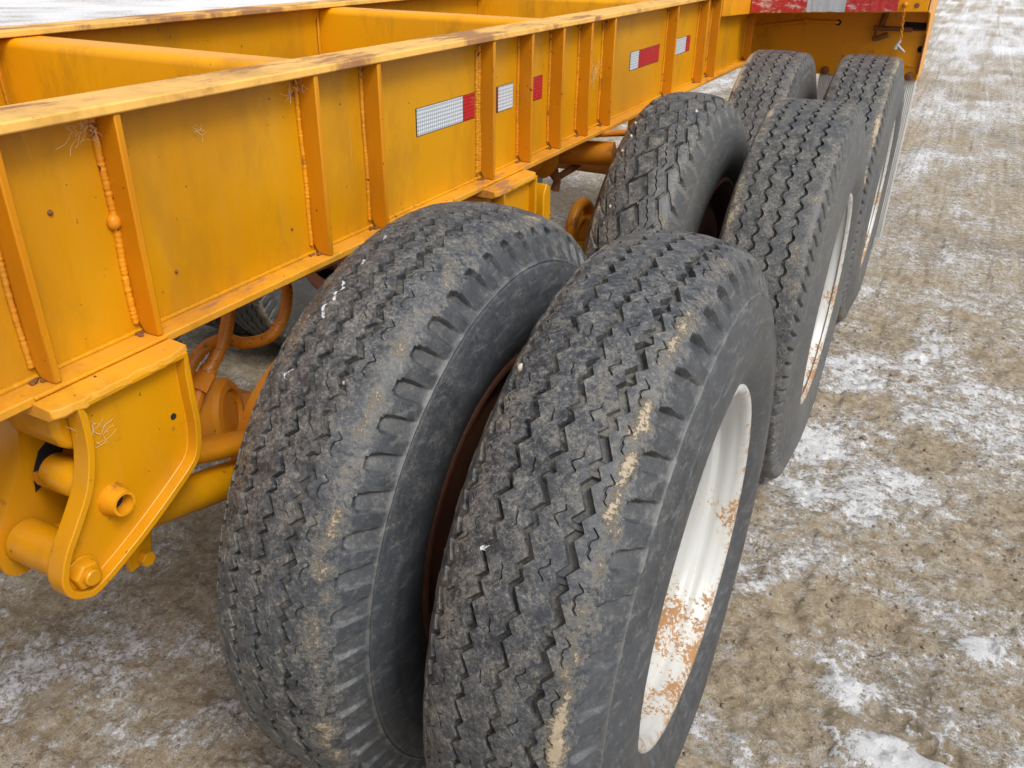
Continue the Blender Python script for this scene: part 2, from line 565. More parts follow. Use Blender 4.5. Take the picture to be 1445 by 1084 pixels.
def ground_height(X, Y):
    h = (fbm(X * 1.6, Y * 1.6, octaves=3, seed=3) - 0.5) * 0.030
    h += (fbm(X * 9, Y * 9, octaves=4, seed=9, gain=0.55) - 0.5) * 0.022
    r = fbm(X * 38, Y * 38, octaves=3, seed=21, gain=0.6)
    h += (r - 0.5) * 0.015
    lump = fbm(X * 17 + 3, Y * 22, octaves=2, seed=33)
    h += sstep(0.58, 0.72, lump) * 0.009
    # old wheel ruts running along the lane
    h += -0.012 * sstep(0.55, 0.75, fbm(X * 4.0, Y * 0.5, octaves=3, seed=41))
    dist = np.hypot(X, Y - 1)
    return h * (1 - 0.6 * sstep(6, 40, dist)) - 0.004


def snow_amount(X, Y):
    wx = X + 0.22 * (fbm(X * 1.9, Y * 1.9, octaves=3, seed=51) - 0.5)
    wy = Y + 0.22 * (fbm(X * 1.9 + 9, Y * 1.9, octaves=3, seed=52) - 0.5)
    a = fbm(wx * 4.4, wy * 6.6, octaves=5, seed=61, gain=0.62)          # streaks across the lane
    b = fbm(wx * 7.0, wy * 4.4, octaves=5, seed=71, gain=0.62)          # streaks along the trailer on its left
    side = sstep(-0.2, 0.1, X)
    side2 = side * (1 - 0.6 * sstep(2.0, 5.0, Y))
    n = a * side2 + b * (1 - side2)
    big = fbm(X * 0.7, Y * 0.7, octaves=3, seed=81)
    base = n * 0.95 + 0.42 * (big - 0.5) - 0.02
    # less snow sheltered beneath the trailer, more out in the open yard
    under = sstep(0.02, -0.12, X) * sstep(-2.2, -1.7, X) * sstep(-0.1, 0.3, Y)
    base -= 0.10 * under
    base += 0.02 * sstep(3.5, 9.0, Y) * side + 0.14 * sstep(9, 16, Y)
    base -= 0.10 * np.exp(-((X - 0.30 - 0.02 * Y) / 0.05) ** 2) * sstep(1.3, 1.8, Y)      # wheel tracks running away down the lane
    base -= 0.07 * np.exp(-((X - 0.86 - 0.05 * Y) / 0.10) ** 2) * sstep(1.6, 2.4, Y)
    base += 0.20 * sstep(-2.6, -3.6, X)
    base += 0.05 * sstep(0.3, 0.6, X) * sstep(1.2, 0.4, Y)
    base -= 0.08 * sstep(0.55, 0.15, X) * sstep(0.8, 0.2, Y)
    return base


gx = grid_axis(-1.25, 1.15, 0.0075, -60, 60)
gy = grid_axis(-0.75, 1.75, 0.0075, -12, 160)
X, Y = np.meshgrid(gx, gy, indexing='ij')
Z = ground_height(X, Y)
S = snow_amount(X, Y)
core = sstep(0.50, 0.62, S)
Z = Z + core * 0.006 + core * (fbm(X * 60, Y * 60, octaves=2, seed=95) - 0.5) * 0.005


def ridge(ax, ay, bx, by, w, h, seed):         # thin raised crust of frozen snow
    global Z, S
    dx, dy = bx - ax, by - ay
    L = math.hypot(dx, dy)
    t = np.clip(((X - ax) * dx + (Y - ay) * dy) / (L * L), 0, 1)
    off = (fbm(t * 5, t * 0 + seed, octaves=3, seed=seed) - 0.5) * 0.10
    d = np.abs((X - ax) * dy / L - (Y - ay) * dx / L + off)
    end = sstep(0, 0.12, t) * sstep(1, 0.88, t)
    inside = (np.hypot(X - (ax + t * dx), Y - (ay + t * dy)) < 0.09)
    k_ = (1 - sstep(w * 0.3, w, d)) * end * inside
    Z += k_ * h
    S += k_ * 0.45


ridge(0.33, 0.43, 0.46, 0.36, 0.014, 0.008, 5)
ridge(0.50, 0.37, 0.62, 0.27, 0.008, 0.007, 8)
ridge(0.33, 0.27, 0.42, 0.16, 0.007, 0.007, 12)


def patch(cx_, cy_, rx, ry, amt, seed):
    global S, Z
    d = np.hypot((X - cx_) / rx, (Y - cy_) / ry) + (fbm(X * 14, Y * 14, octaves=3, seed=seed) - 0.5) * 1.0
    k_ = 1 - sstep(0.5, 1.1, d)
    S += k_ * amt
    Z += k_ * amt * 0.02


patch(0.52, 0.22, 0.10, 0.07, 0.45, 14)
patch(0.40, 0.35, 0.07, 0.05, 0.35, 15)
patch(0.66, 0.62, 0.09, 0.05, 0.3, 16)
patch(0.27, 1.25, 0.16, 0.22, 0.16, 17)
patch(0.65, 0.28, 0.10, 0.03, -0.25, 19)
patch(0.28, 0.62, 0.10, 0.12, -0.25, 20)
nx, ny = X.shape
idx = np.arange(nx * ny).reshape(nx, ny)
F = np.stack([idx[:-1, :-1], idx[1:, :-1], idx[1:, 1:], idx[:-1, 1:]], -1).reshape(-1, 4)
me = bpy.data.meshes.new('ground')
me.vertices.add(nx * ny)
me.vertices.foreach_set('co', np.stack([X, Y, Z], -1).ravel())
me.loops.add(F.size)
me.loops.foreach_set('vertex_index', F.ravel())
me.polygons.add(len(F))
me.polygons.foreach_set('loop_start', np.arange(0, F.size, 4))
me.update()
me.polygons.foreach_set('use_smooth', np.ones(len(F), bool))
for nm, arr in (('snow', S), ('wet', sstep(0.55, 0.72, fbm(X * 2.1, Y * 2.6, octaves=4, seed=90)))):
    at = me.attributes.new(nm, 'FLOAT', 'POINT')
    at.data.foreach_set('value', arr.ravel().astype(np.float32))
me.materials.append(M['ground'])
ground = bpy.data.objects.new('ground', me)
ground['kind'] = 'structure'
ground['label'] = 'frozen brown dirt yard with patchy thin snow'
col.objects.link(ground)

# loose gravel
gv = MB()
for i in range(3400):
    if i % 3:
        x, y = random.uniform(0.0, 1.2), random.uniform(-0.3, 2.6)
    else:
        x, y = random.uniform(-2.2, -0.3), random.uniform(-0.7, 1.2)
    r = 0.0016 + 0.0052 * random.random() ** 3
    if random.random() < 0.02:
        r *= 2.0
    z = float(ground_height(np.array([x]), np.array([y]))[0])
    gv.blob((x, y, z + r * 0.25), r, 1, (random.uniform(0.8, 1.3), random.uniform(0.8, 1.3), 0.65), 0.18)
g = gv.build('gravel', M['gravel'], smooth=60)
g['kind'] = 'stuff'
g['label'] = 'small loose stones lying on the dirt and snow'


# ------------------------------------------------------------------ trailer root
trailer = bpy.data.objects.new('trailer_chassis', None)
col.objects.link(trailer)
trailer['label'] = 'yellow steel skeletal trailer chassis on three axles of dual black truck tyres'
trailer['category'] = 'trailer'


# ------------------------------------------------------------------ tyres
def half_profile(kind, R):
    if kind == 'round':
        ctl = [(0, 0), (0.03, -0.001), (0.06, -0.005), (0.084, -0.012), (0.101, -0.026), (0.113, -0.047), (0.124, -0.072), (0.135, -0.10),
               (0.1435, -0.132), (0.1435, -0.160), (0.134, -0.188), (0.121, -0.208), (0.112, -0.2185)]
    else:
        ctl = [(0, 0), (0.04, -0.0005), (0.08, -0.003), (0.094, -0.005), (0.1035, -0.009), (0.1075, -0.018), (0.113, -0.040), (0.121, -0.070), (0.130, -0.10),
               (0.1375, -0.132), (0.139, -0.160), (0.131, -0.188), (0.120, -0.21), (0.112, -0.230)]
    P = np.array(ctl, float)
    P[:, 1] = R + P[:, 1] * (R - 0.294) / (0.515 - 0.294) * 1.0
    for _ in range(3 if kind == 'round' else 2):
        Q = [P[0]]
        for a, b in zip(P[:-1], P[1:]):
            Q += [a * 0.75 + b * 0.25, a * 0.25 + b * 0.75]
        Q.append(P[-1])
        P = np.array(Q)
    s = np.concatenate([[0], np.cumsum(np.hypot(*np.diff(P, axis=0).T))])
    return s, P


def make_tyre(R, kind, pattern, pitches, rpp, colstep, seed, mud_side=0.0, mud_gain=0.0, snows=(), detail=1.0):
    sl, P = half_profile(kind, R)
    smax = sl[-1]
    N = pitches * rpp
    frac = (np.arange(N) % rpp) / rpp                        # position inside a pitch
    th = 2 * PI * np.arange(N) / N
    pitch_i = np.arange(N) // rpp
    tri = lambda f, k_=0.5: np.where(f < k_, f / k_, 1 - (f - k_) / (1 - k_)) * 2 - 1
    sh = 0.092 if kind == 'round' else 0.100                  # half tread width
    if pattern == 'zigzag':
        G = [(-0.092, 0.0058, 0.010, 0.0068), (-0.040, 0.0039, 0.011, 0.0073), (0.008, 0.0041, 0.011, 0.0073), (0.058, 0.0060, 0.012, 0.0073)]
        sh = 0.112
        k34 = ([0, 10 / 24, 14 / 24, 19 / 24, 1], [1, -1, 0.30, -0.72, 1])      # long step, short step, twice per pitch
        k12 = ([0, 6 / 24, 10 / 24, 19 / 24, 1], [0.9, -0.30, 1, -1, 0.9])
        zz = [np.interp(np.mod(frac + p, 1), *kk) for p, kk in ((2 / 24, k12), (0.0, k12), (2 / 24, k34), (0.0, k34))]
    elif pattern == 'zigzag_b':
        G = [(-0.094, 0.0058, 0.010, 0.0064), (-0.050, 0.0038, 0.011, 0.0070), (-0.006, 0.0040, 0.011, 0.0070), (0.039, 0.0060, 0.012, 0.0070)]
        sh = 0.108
        k34 = ([0, 10 / 24, 14 / 24, 19 / 24, 1], [1, -1, 0.30, -0.72, 1])
        k12 = ([0, 6 / 24, 10 / 24, 19 / 24, 1], [0.9, -0.30, 1, -1, 0.9])
        zz = [np.interp(np.mod(frac + p, 1), *kk) for p, kk in ((4 / 24, k12), (2 / 24, k12), (12 / 24, k34), (10 / 24, k34))]
    elif pattern == 'block':
        G = [(-0.070, 0.0045, 0.010, 0.0080), (-0.021, 0.0046, 0.011, 0.0085), (0.021, 0.0046, 0.011, 0.0085), (0.068, 0.0045, 0.010, 0.0085)]
        zz = [tri(np.mod(frac + p, 1), 0.3) for p in (0.1, 0.0, 0.0, 0.1)]
        sh = 0.108
    else:                                                     # four fine wavy grooves
        G = [(-0.067, 0.0031, 0.011, 0.0044), (-0.027, 0.0031, 0.011, 0.0044), (0.014, 0.0031, 0.011, 0.0044), (0.057, 0.0032, 0.011, 0.0044)]
        zz = [np.clip(tri(np.mod(frac + p, 1), 0.5) * 1.9, -1, 1) for p in (0.0, 0.1, 0.2, 0.3)]
        sh = 0.104
    gc = np.array([g_[0] for g_ in G])
    # columns
    cols = set()
    fine = 0.0008
    lock = []
    for c, hw, d, amp in G:
        for q in (-hw - fine, -hw + fine, hw - fine, hw + fine):
            cols.add(round(c + q, 5))
        lock.append((c - hw - fine, c + hw + fine))
    sip = []
    if pattern.startswith('zigzag'):
        mids = [((gc[i] + gc[i + 1]) / 2) for i in range(3)]
        sip = [(mids[0], 0.0, 0.30, 0.004), (mids[1], 0.35, 0.30, 0.004), (mids[2], 0.62, 0.34, 0.004),
               (gc[3] + 0.021, 0.2, 0.55, 0.004), (gc[0] + 0.0135, 0.55, 0.4, 0.0035)]
    elif pattern == 'block':
        sip = [(-0.046, 0.0, 0.9, 0.006), (0.044, 0.1, 0.9, 0.006)]
    for s0, a, l, d in sip:
        for q in (-0.0016, -0.0005, 0.0005, 0.0016):
            cols.add(round(s0 + q, 5))
    for s in np.arange(-sh, sh + 1e-6, colstep):
        if all(not (a - 0.001 < s < b + 0.001) for a, b in lock) and all(abs(s - s0[0]) > 0.003 for s0 in sip):
            cols.add(round(float(s), 5))
    s = sh + colstep
    cs2 = colstep * 0.70
    while s < smax:
        cols.add(round(s, 5))
        cols.add(round(-s, 5))
        s += cs2 if s < sh + 0.09 else colstep * 1.6
    cols.add(round(smax, 5))
    cols.add(round(-smax, 5))
    cs = np.array(sorted(cols))
    K = len(cs)
    # warp: each groove keeps its own zigzag, ribs interpolate
    W = np.zeros((K, 4))
    for j, c in enumerate(cs):
        if c <= gc[0]:
            W[j, 0] = 1 - sstep(0.006, max(0.02, sh - 0.004 + gc[0] + 0.012), gc[0] - c)
        elif c >= gc[3]:
            W[j, 3] = 1 - sstep(0.006, max(0.02, sh - 0.004 - gc[3] + 0.012), c - gc[3])
        else:
            i = int(np.searchsorted(gc, c) - 1)
            hw = G[i][1] + 0.001
            t = np.clip((c - gc[i] - hw) / (gc[i + 1] - gc[i] - 2 * hw), 0, 1)
            W[j, i], W[j, i + 1] = 1 - t, t
    amps = np.array([g_[3] for g_ in G])
    Zg = np.stack(zz, 1) * amps                              # rows x 4
    warp = Zg @ W.T
    S_ = np.abs(cs)[None, :] * np.sign(cs)[None, :] + warp
    TH = np.repeat(th[:, None], K, 1)
    for s0, a, l, d in sip:                                   # squiggly sipes
        near = np.abs(cs - s0) < 0.002
        sq = 0.0022 * tri(np.mod(frac * 4, 1))
        S_[:, near] += sq[:, None]
    if pattern == 'block':                                    # slant the rows so that the cross slots run diagonally
        TH = TH + (0.75 / R) * (cs * (1 - sstep(0.06, sh, np.abs(cs))))[None, :]
    S_ = np.clip(S_, -smax, smax)
    if pattern in ('zigzag', 'zigzag_b'):                     # the rows slant with the shoulder lugs
        bb_ = np.abs(S_) - (sh - 0.004)
        TH = TH + 0.22 * np.clip(bb_, 0, 0.056) / R * (1 - sstep(0.058, 0.12, bb_))
    aS, sg = np.abs(S_), np.where(S_ < 0, -1.0, 1.0)
    px = np.interp(aS, sl, P[:, 0])
    pr = np.interp(aS, sl, P[:, 1])
    e = 0.002
    tx = np.interp(np.minimum(aS + e, smax), sl, P[:, 0]) - np.interp(np.maximum(aS - e, 0), sl, P[:, 0])
    tr = np.interp(np.minimum(aS + e, smax), sl, P[:, 1]) - np.interp(np.maximum(aS - e, 0), sl, P[:, 1])
    ln = np.hypot(tx, tr) + 1e-12
    nxn, nrn = -tr / ln, tx / ln                              # outward normal for the positive half
    arc = TH * R
    ux, uy, uz = (px * sg), pr * np.cos(TH), pr * np.sin(TH)
    D = np.zeros_like(S_)
    groove = np.zeros_like(S_)
    for gi, (c, hw, d, amp) in enumerate(G):
        inn = np.abs(cs - c) < hw
        wear = 0.75 + 0.5 * fbm(TH[:, inn] * 9, cs[inn][None, :] * 0 + gi * 3.3 + TH[:, inn] * 0, octaves=2, seed=seed + gi)
        fill = sstep(0.52, 0.72, vnoise(TH[:, inn] * 22, np.zeros_like(TH[:, inn]) + gi, np.zeros_like(TH[:, inn]), seed + 40 + gi)) * 0.55
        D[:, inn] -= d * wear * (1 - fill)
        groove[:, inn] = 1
        if pattern.startswith('zigzag') and hw > 0.005:       # stepped blocks left standing in the wide grooves
            stp = (frac > 0.60) & (frac < 0.74)
            D[np.ix_(stp, inn)] *= 0.62
    snow = np.zeros_like(S_)
    for gi, d0, d1 in snows:                                  # snow packed into a stretch of groove
        c, hw, d, amp = G[gi]
        inn = np.abs(cs - c) < hw
        dg = np.degrees(th)
        on = (dg > d0) & (dg < d1)
        D[np.ix_(on, inn)] = -0.003
        groove[np.ix_(on, inn)] = 0
        snow[np.ix_(on, inn)] = 0.52
    for s0, a, l, d in sip:
        cen = np.abs(cs - s0) < 0.001
        on = np.mod(frac - a, 1) < l
        skip = _hash(pitch_i, pitch_i * 0 + int(s0 * 1000), pitch_i * 0, seed) > 0.12
        m_ = on & skip
        D[np.ix_(m_, cen)] -= d
        groove[np.ix_(m_, cen)] = 1
    if pattern == 'block':
        mid = (np.abs(cs) < 0.021)
        slot = (frac < 0.10)
        D[np.ix_(slot, mid)] = np.minimum(D[np.ix_(slot, mid)], -0.009)
        groove[np.ix_(slot, mid)] = 1
        out = (np.abs(cs) >= gc[3] + 0.004) & (np.abs(cs) < sh - 0.006)
        slot2 = np.abs(frac - 0.25) < 0.06
        D[np.ix_(slot2, out)] = -0.004
    # shoulder recesses
    b = aS - ((sh - 0.009 if pattern == 'zigzag' else sh - 0.004) if kind == 'round' else sh + 0.006)
    side = sstep(0.0, 0.02, b)
    if pattern in ('zigzag', 'zigzag_b'):
        L, w0, dep = 0.056, 0.0160, (0.0165 if pattern == 'zigzag' else 0.0135)
        ph = np.mod(frac + 0.25, 1)[:, None] - 0.5
        a_ = ph * (2 * PI * 0.47 / pitches) + 0.0 * b
        hw_ = w0 * (0.72 + 0.28 * np.clip(b / L, 0, 1)) * np.sqrt(np.clip(b / 0.010, 0, 1))
        edge = 1 - sstep(0.74, 1.08, np.abs(a_) / (hw_ + 1e-6))
        ramp = np.clip(1 - b / L, 0, 1) ** 0.6 * sstep(0.0, 0.006, b)
        fall = 0.55 + 0.45 * np.clip((a_ + hw_) / (2 * hw_ + 1e-6), 0, 1)
        rec = edge * ramp * fall * (b > 0) * (b < L)
        D -= rec * dep
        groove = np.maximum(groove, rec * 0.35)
        lipm = np.exp(-((b - L - 0.001) / 0.0016) ** 2) * (np.abs(a_) < w0 * 0.9) * (fbm(TH * 9, TH * 0, octaves=2, seed=seed + 3) > 0.35)
        D += lipm * 0.0010
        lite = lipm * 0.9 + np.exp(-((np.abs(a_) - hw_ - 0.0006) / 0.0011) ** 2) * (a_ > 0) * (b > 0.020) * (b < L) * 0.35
    elif pattern == 'block':
        L, dep = 0.050, 0.013
        ph = np.mod(frac + 0.3, 1)[:, None] - 0.5
        a_ = ph * (2 * PI * 0.47 / pitches) + 0.25 * np.clip(b, 0, L)
        hw_ = 0.014 * (1 - 0.75 * np.clip(b / L, 0, 1))
        rec = (1 - sstep(0.85, 1.1, np.abs(a_) / hw_)) * np.clip(1 - b / L, 0, 1) * (b > 0.001) * (b < L)
        D -= rec * dep
        groove = np.maximum(groove, rec * 0.3)
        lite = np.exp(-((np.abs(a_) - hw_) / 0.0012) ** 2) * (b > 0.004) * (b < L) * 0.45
    else:
        L = 0.042
        ph = np.mod(frac, 1)[:, None] - 0.5
        a_ = ph * (2 * PI * 0.47 / pitches) + 0.45 * (b - 0.012)
        hw_ = 0.0046
        rec = (1 - sstep(0.4, 1.2, np.abs(a_) / hw_)) * sstep(-0.004, 0.002, b) * sstep(0.040, 0.030, b)
        D -= rec * 0.0085
        groove = np.maximum(groove, rec * 0.9)
        lite = np.zeros_like(D)
    # moulded rings and soft waves of the sidewall
    ring1 = np.exp(-((b - 0.058) / 0.0014) ** 2)
    ring2 = np.exp(-((b - 0.100) / 0.0016) ** 2)
    ring3 = sstep(0.100, 0.106, b)
    ring4 = np.exp(-((b - 0.076) / 0.0012) ** 2)
    D += ring1 * 0.0016 + ring2 * 0.0016 - ring3 * 0.0014 + ring4 * 0.0007 + sstep(0.060, 0.064, b) * 0.0012
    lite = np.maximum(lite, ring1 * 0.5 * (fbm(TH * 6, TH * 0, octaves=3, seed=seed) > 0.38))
    # wear: low lumps, chipped rib edges
    tread = 1 - side
    D += (fbm(ux * 45, uy * 45, uz * 45, 3, seed + 5, 0.5) - 0.5) * (0.0018 * tread + 0.0005)
    ch = fbm(ux * 130, uy * 130, uz * 130, 2, seed + 6)
    D -= sstep(0.68, 0.82, ch) * 0.0015 * tread * detail
    D += (fbm(ux * 7, uy * 7, uz * 7, 2, seed + 8) - 0.5) * 0.002
    # mud attribute
    mn = fbm(ux * 28, uy * 28, uz * 28, 4, seed + 7, 0.6)
    sh_band = np.exp(-((aS - (sh - 0.018)) / 0.017) ** 2)
    mud = 0.30 * sstep(0.45, 0.62, mn) * tread + 0.22 * sh_band
    if mud_side:
        mud += mud_gain * np.exp(-((S_ - mud_side) / 0.011) ** 2) * (0.35 + 0.9 * sstep(0.42, 0.6, fbm(uy * 9, uz * 9, ux * 9, 3, seed + 9))) * (sstep(84, 70, np.degrees(TH)) if pattern == 'zigzag' else 1.0)
    D += sstep(0.45, 0.75, mud) * 0.0016
    # assemble
    x = (px + nxn * D) * sg
    r = pr + nrn * D
    Xv, Yv, Zv = x, -r * np.cos(TH), r * np.sin(TH)
    low = Zv < -0.47                                          # flat foot on the ground with a slight bulge
    Xv = Xv * (1 + 0.06 * sstep(-0.30, -0.50, Zv))
    Zv = np.where(Zv < -0.4985, -0.4985, Zv)
    co = np.stack([Xv, Yv, Zv], -1).reshape(-1, 3)
    ii = np.arange(N)[:, None]
    jj = np.arange(K - 1)[None, :]
    a = ii * K + jj
    b2 = ((ii + 1) % N) * K + jj
    F = np.stack([a, a + 1, b2 + 1, b2], -1).reshape(-1, 4)
    me = bpy.data.meshes.new('tyre')
    me.vertices.add(len(co))
    me.vertices.foreach_set('co', co.ravel())
    me.loops.add(F.size)
    me.loops.foreach_set('vertex_index', F.ravel())
    me.polygons.add(len(F))
    me.polygons.foreach_set('loop_start', np.arange(0, F.size, 4))
    me.update()
    me.polygons.foreach_set('use_smooth', np.ones(len(F), bool))
    me.set_sharp_from_angle(angle=math.radians(38))
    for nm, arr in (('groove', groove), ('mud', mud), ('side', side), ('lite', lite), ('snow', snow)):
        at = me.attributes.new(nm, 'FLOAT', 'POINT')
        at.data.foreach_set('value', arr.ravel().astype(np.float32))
    return me


def rim_mesh(rr, seg=96):
    prof = [(0.104, rr + 0.004), (0.112, rr + 0.010), (0.119, rr + 0.012), (0.1235, rr + 0.007), (0.1235, rr - 0.001), (0.118, rr - 0.007), (0.108, rr - 0.012), (0.100, rr - 0.0125), (0.098, rr - 0.0155),
            (0.085, rr - 0.0155), (0.076, rr - 0.016), (0.073, rr - 0.018), (0.068, rr - 0.030), (0.064, rr - 0.0335), (0.050, rr - 0.035), (0.02, rr - 0.037), (-0.03, rr - 0.041),
            (-0.09, rr - 0.046), (-0.108, rr - 0.040), (-0.116, rr - 0.002), (-0.120, rr + 0.010), (-0.112, rr + 0.012), (-0.104, rr + 0.0), (-0.08, rr - 0.02), (0.0, rr - 0.024), (0.08, rr - 0.012)]
    n = len(prof)
    vs, fs, lip = [], [], []
    for i, (x, r) in enumerate(prof):
        for s in range(seg):
            t = 2 * PI * s / seg
            vs.append((x, r * math.cos(t), r * math.sin(t)))
            lip.append(1.0 if i in (2, 3, 4) else (0.35 if i in (1, 5) else 0.0))
    for i in range(n):
        for s in range(seg):
            fs.append((i * seg + s, i * seg + (s + 1) % seg, ((i + 1) % n) * seg + (s + 1) % seg, ((i + 1) % n) * seg + s))
    me = bpy.data.meshes.new('rim')
    me.from_pydata(vs, [], [f[::-1] for f in fs])
    me.polygons.foreach_set('use_smooth', [True] * len(fs))
    at = me.attributes.new('lip', 'FLOAT', 'POINT')
    at.data.foreach_set('value', lip)
    return me


def hub_mesh(outer):
    b = MB()
    x0 = -0.088 if outer else 0.060
    b.revolve([(x0 - 0.012, 0.262), (x0 + 0.004, 0.262), (x0 + 0.012, 0.235), (x0 + 0.03, 0.20), (x0 + 0.03, 0.15), (x0 + 0.012, 0.125), (x0 + 0.012, 0.11), (x0 - 0.012, 0.11)], (0, 0, 0), (1, 0, 0), 48, closed=True)
    if outer:
        b.revolve([(-0.10, 0.108), (0.0, 0.108), (0.015, 0.09), (0.02, 0.07), (0.03, 0.065), (0.035, 0.0)], (0, 0, 0), (1, 0, 0), 32)
        for i in range(10):
            a = 2 * PI * i / 10
            c = (x0 + 0.028, 0.172 * math.cos(a), 0.172 * math.sin(a))
            b.revolve([(0, 0.017), (0.022, 0.017), (0.024, 0.013), (0.03, 0.009), (0.045, 0.009)], c, (1, 0, 0), 6)
    return b


def wheel(loc, tyre_me, rr, outer, mats, label=None, flip=False, rim_me=None):
    h = hub_mesh(outer).build('wheel', mats[1], trailer, smooth=35)
    h.location = loc
    if flip:
        h.rotation_euler = (0, 0, PI)
    t = bpy.data.objects.new('tyre', tyre_me)
    if not tyre_me.materials:
        tyre_me.materials.append(mats[0])
    col.objects.link(t)
    t.parent = h
    rme = rim_me or rim_mesh(rr)
    if not rme.materials:
        rme.materials.append(mats[1])
    r = bpy.data.objects.new('rim', rme)
    col.objects.link(r)
    r.parent = h
    if label:
        t['label'] = label
    return h


HX, HZ = -0.346, 0.5
Y1, Y2, Y3 = 0.0, 1.3052, 2.5951
tA = make_tyre(0.530, 'round', 'zigzag', 52, 24, 0.0040, 1, mud_side=0.087, mud_gain=0.40, snows=((1, 32.6, 33.8),))
tB = make_tyre(0.527, 'round', 'zigzag_b', 58, 24, 0.0040, 2, mud_side=0.085, mud_gain=0.12, snows=((1, 77.5, 80), (1, 70, 71.5), (1, 58, 66), (1, 47, 49)))
tC = make_tyre(0.532, 'round', 'block', 40, 20, 0.0055, 3, mud_side=-0.10, mud_gain=0.3)
tD = make_tyre(0.541, 'square', 'wave', 86, 12, 0.005, 4, mud_side=-0.095, mud_gain=0.5)
tE = make_tyre(0.525, 'square', 'wave', 86, 8, 0.008, 5, mud_side=-0.10, mud_gain=0.6)
tF = make_tyre(0.530, 'square', 'wave', 86, 8, 0.008, 6, mud_side=0.10, mud_gain=0.5)
wA = wheel((0, Y1, HZ), tA, 0.298, True, (M['rubber'], M['rim']), 'near outer tyre with zigzag grooves and tan mud caked on its shoulder')
wB = wheel((HX, Y1, HZ), tB, 0.294, False, (M['rubber'], M['brown']), 'near inner tyre with zigzag grooves and snow in them')
wC = wheel((HX, Y2, HZ), tC, 0.294, False, (M['rubber_b'], M['brown']), 'inner tyre with chunky lug blocks')
wD = wheel((0, Y2, HZ), tD, 0.298, True, (M['rubber_b'], M['rim']), 'outer tyre with four fine wavy grooves')
wE = wheel((HX, Y3, HZ), tE, 0.294, False, (M['rubber_b'], M['brown']), 'rearmost inner tyre with wavy grooves')
wF = wheel((0, Y3, HZ), tF, 0.298, True, (M['rubber_b'], M['rim']), 'rearmost outer tyre in front of the mudflap')
XC = -1.02                                                    # middle of the trailer
rim_far = rim_mesh(0.294)
for yy in (Y1, Y2, Y3):
    wheel((2 * XC - HX, yy, HZ), tE, 0.294, False, (M['rubber_b'], M['brown']), flip=True, rim_me=rim_far)
    wheel((2 * XC, yy, HZ), tE, 0.294, True, (M['rubber_b'], M['brown']), flip=True, rim_me=rim_far)


def on_tyre(R, x_, deg, drop=0.0):
    a = math.radians(deg)
    return (x_, -(R - drop) * math.cos(a), (R - drop) * math.sin(a))


def pebbles(w, R, spots):
    for x_, deg, r, kind in spots:
        b = MB()
        b.blob(on_tyre(R, x_, deg, r * 0.5), r * 0.8, 2, (0.8, 1.0, 1.0), 0.12)
        b.build('pebble', M['stone'] if kind else M['gravel'], w, smooth=60)


pebbles(wA, 0.514, [(-0.086, 58.5, 0.008, 1), (-0.03, 80, 0.005, 0), (-0.07, 86, 0.006, 1), (0.052, 46, 0.004, 1), (0.0, 50, 0.0035, 1), (-0.02, 39, 0.0035, 1)])
pebbles(wB, 0.518, [(-0.03, 66, 0.005, 0), (0.035, 49, 0.004, 1), (0.045, 42.5, 0.005, 1), (-0.07, 58, 0.004, 0)])
pebbles(wC, 0.528, [(-0.07, 60, 0.006, 1), (-0.075, 54, 0.005, 1), (0.0, 45, 0.0075, 1), (0.015, 38, 0.006, 0), (-0.055, 36, 0.006, 1), (-0.06, 31, 0.005, 0), (-0.078, 66, 0.005, 1),
                    (-0.04, 80, 0.006, 1), (0.06, 76, 0.007, 1)])
pebbles(wD, 0.537, [(0.012, 55, 0.005, 1), (0.04, 30, 0.005, 0)])
pebbles(wE, 0.522, [(0.02, 60, 0.006, 1), (0.025, 48, 0.007, 1)])


# ------------------------------------------------------------------ main beams
ZB0, ZB1 = 0.917, 0.929        # bottom flange
ZT0, ZT1 = 1.221, 1.234        # top flange
XW = -0.605                    # middle of the near web
XFO, XFI = -0.560, -0.650      # flange edges
YEND = 3.225
ribs = [(-1.30, 1), (-0.96, 1), (-0.562, 1), (-0.405, 1), (-0.033, 1), (0.135, 1), (0.554, 1), (0.742, 1), (0.918, 1), (1.10, 1), (1.270, 1), (1.857, 1), (2.237, 1), (2.415, 1), (3.04, 1)]


def rib_shape(xa, xb, y, zt=ZT0, lean=0.0):
    b = MB()
    b.prism_y([(xa, ZB1 + 0.030), (xa - (0.014 if xb < xa else -0.014) * 1, ZB1), (xb, ZB1), (xb, zt), (xa, zt)][::1], y - 0.0055, y + 0.0055)
    return b


def weld(pa, pb, r, seed, wav=0.0062, caps=True):
    rr_ = random.Random(seed)
    a, c = Vector(pa), Vector(pb)
    L = (c - a).length
    r *= 0.88
    n = max(6, int(L / 0.0018))
    pts, rads = [], []
    for i in range(n + 1):
        t = i / n
        j = Vector((rr_.uniform(-1, 1), rr_.uniform(-1, 1), 0)) * r * 0.05 + Vector((0, math.sin(t * L * 33 + seed) * r * 0.25, 0))
        pts.append(a.lerp(c, t) + j)
        rads.append(r * (0.88 + 0.05 * math.sin(t * L * 41 + seed) + 0.13 * abs(math.sin(t * L / wav * PI)) + rr_.uniform(-0.10, 0.10)))
    b = MB()
    b.tube(pts, rads, 7)
    return b


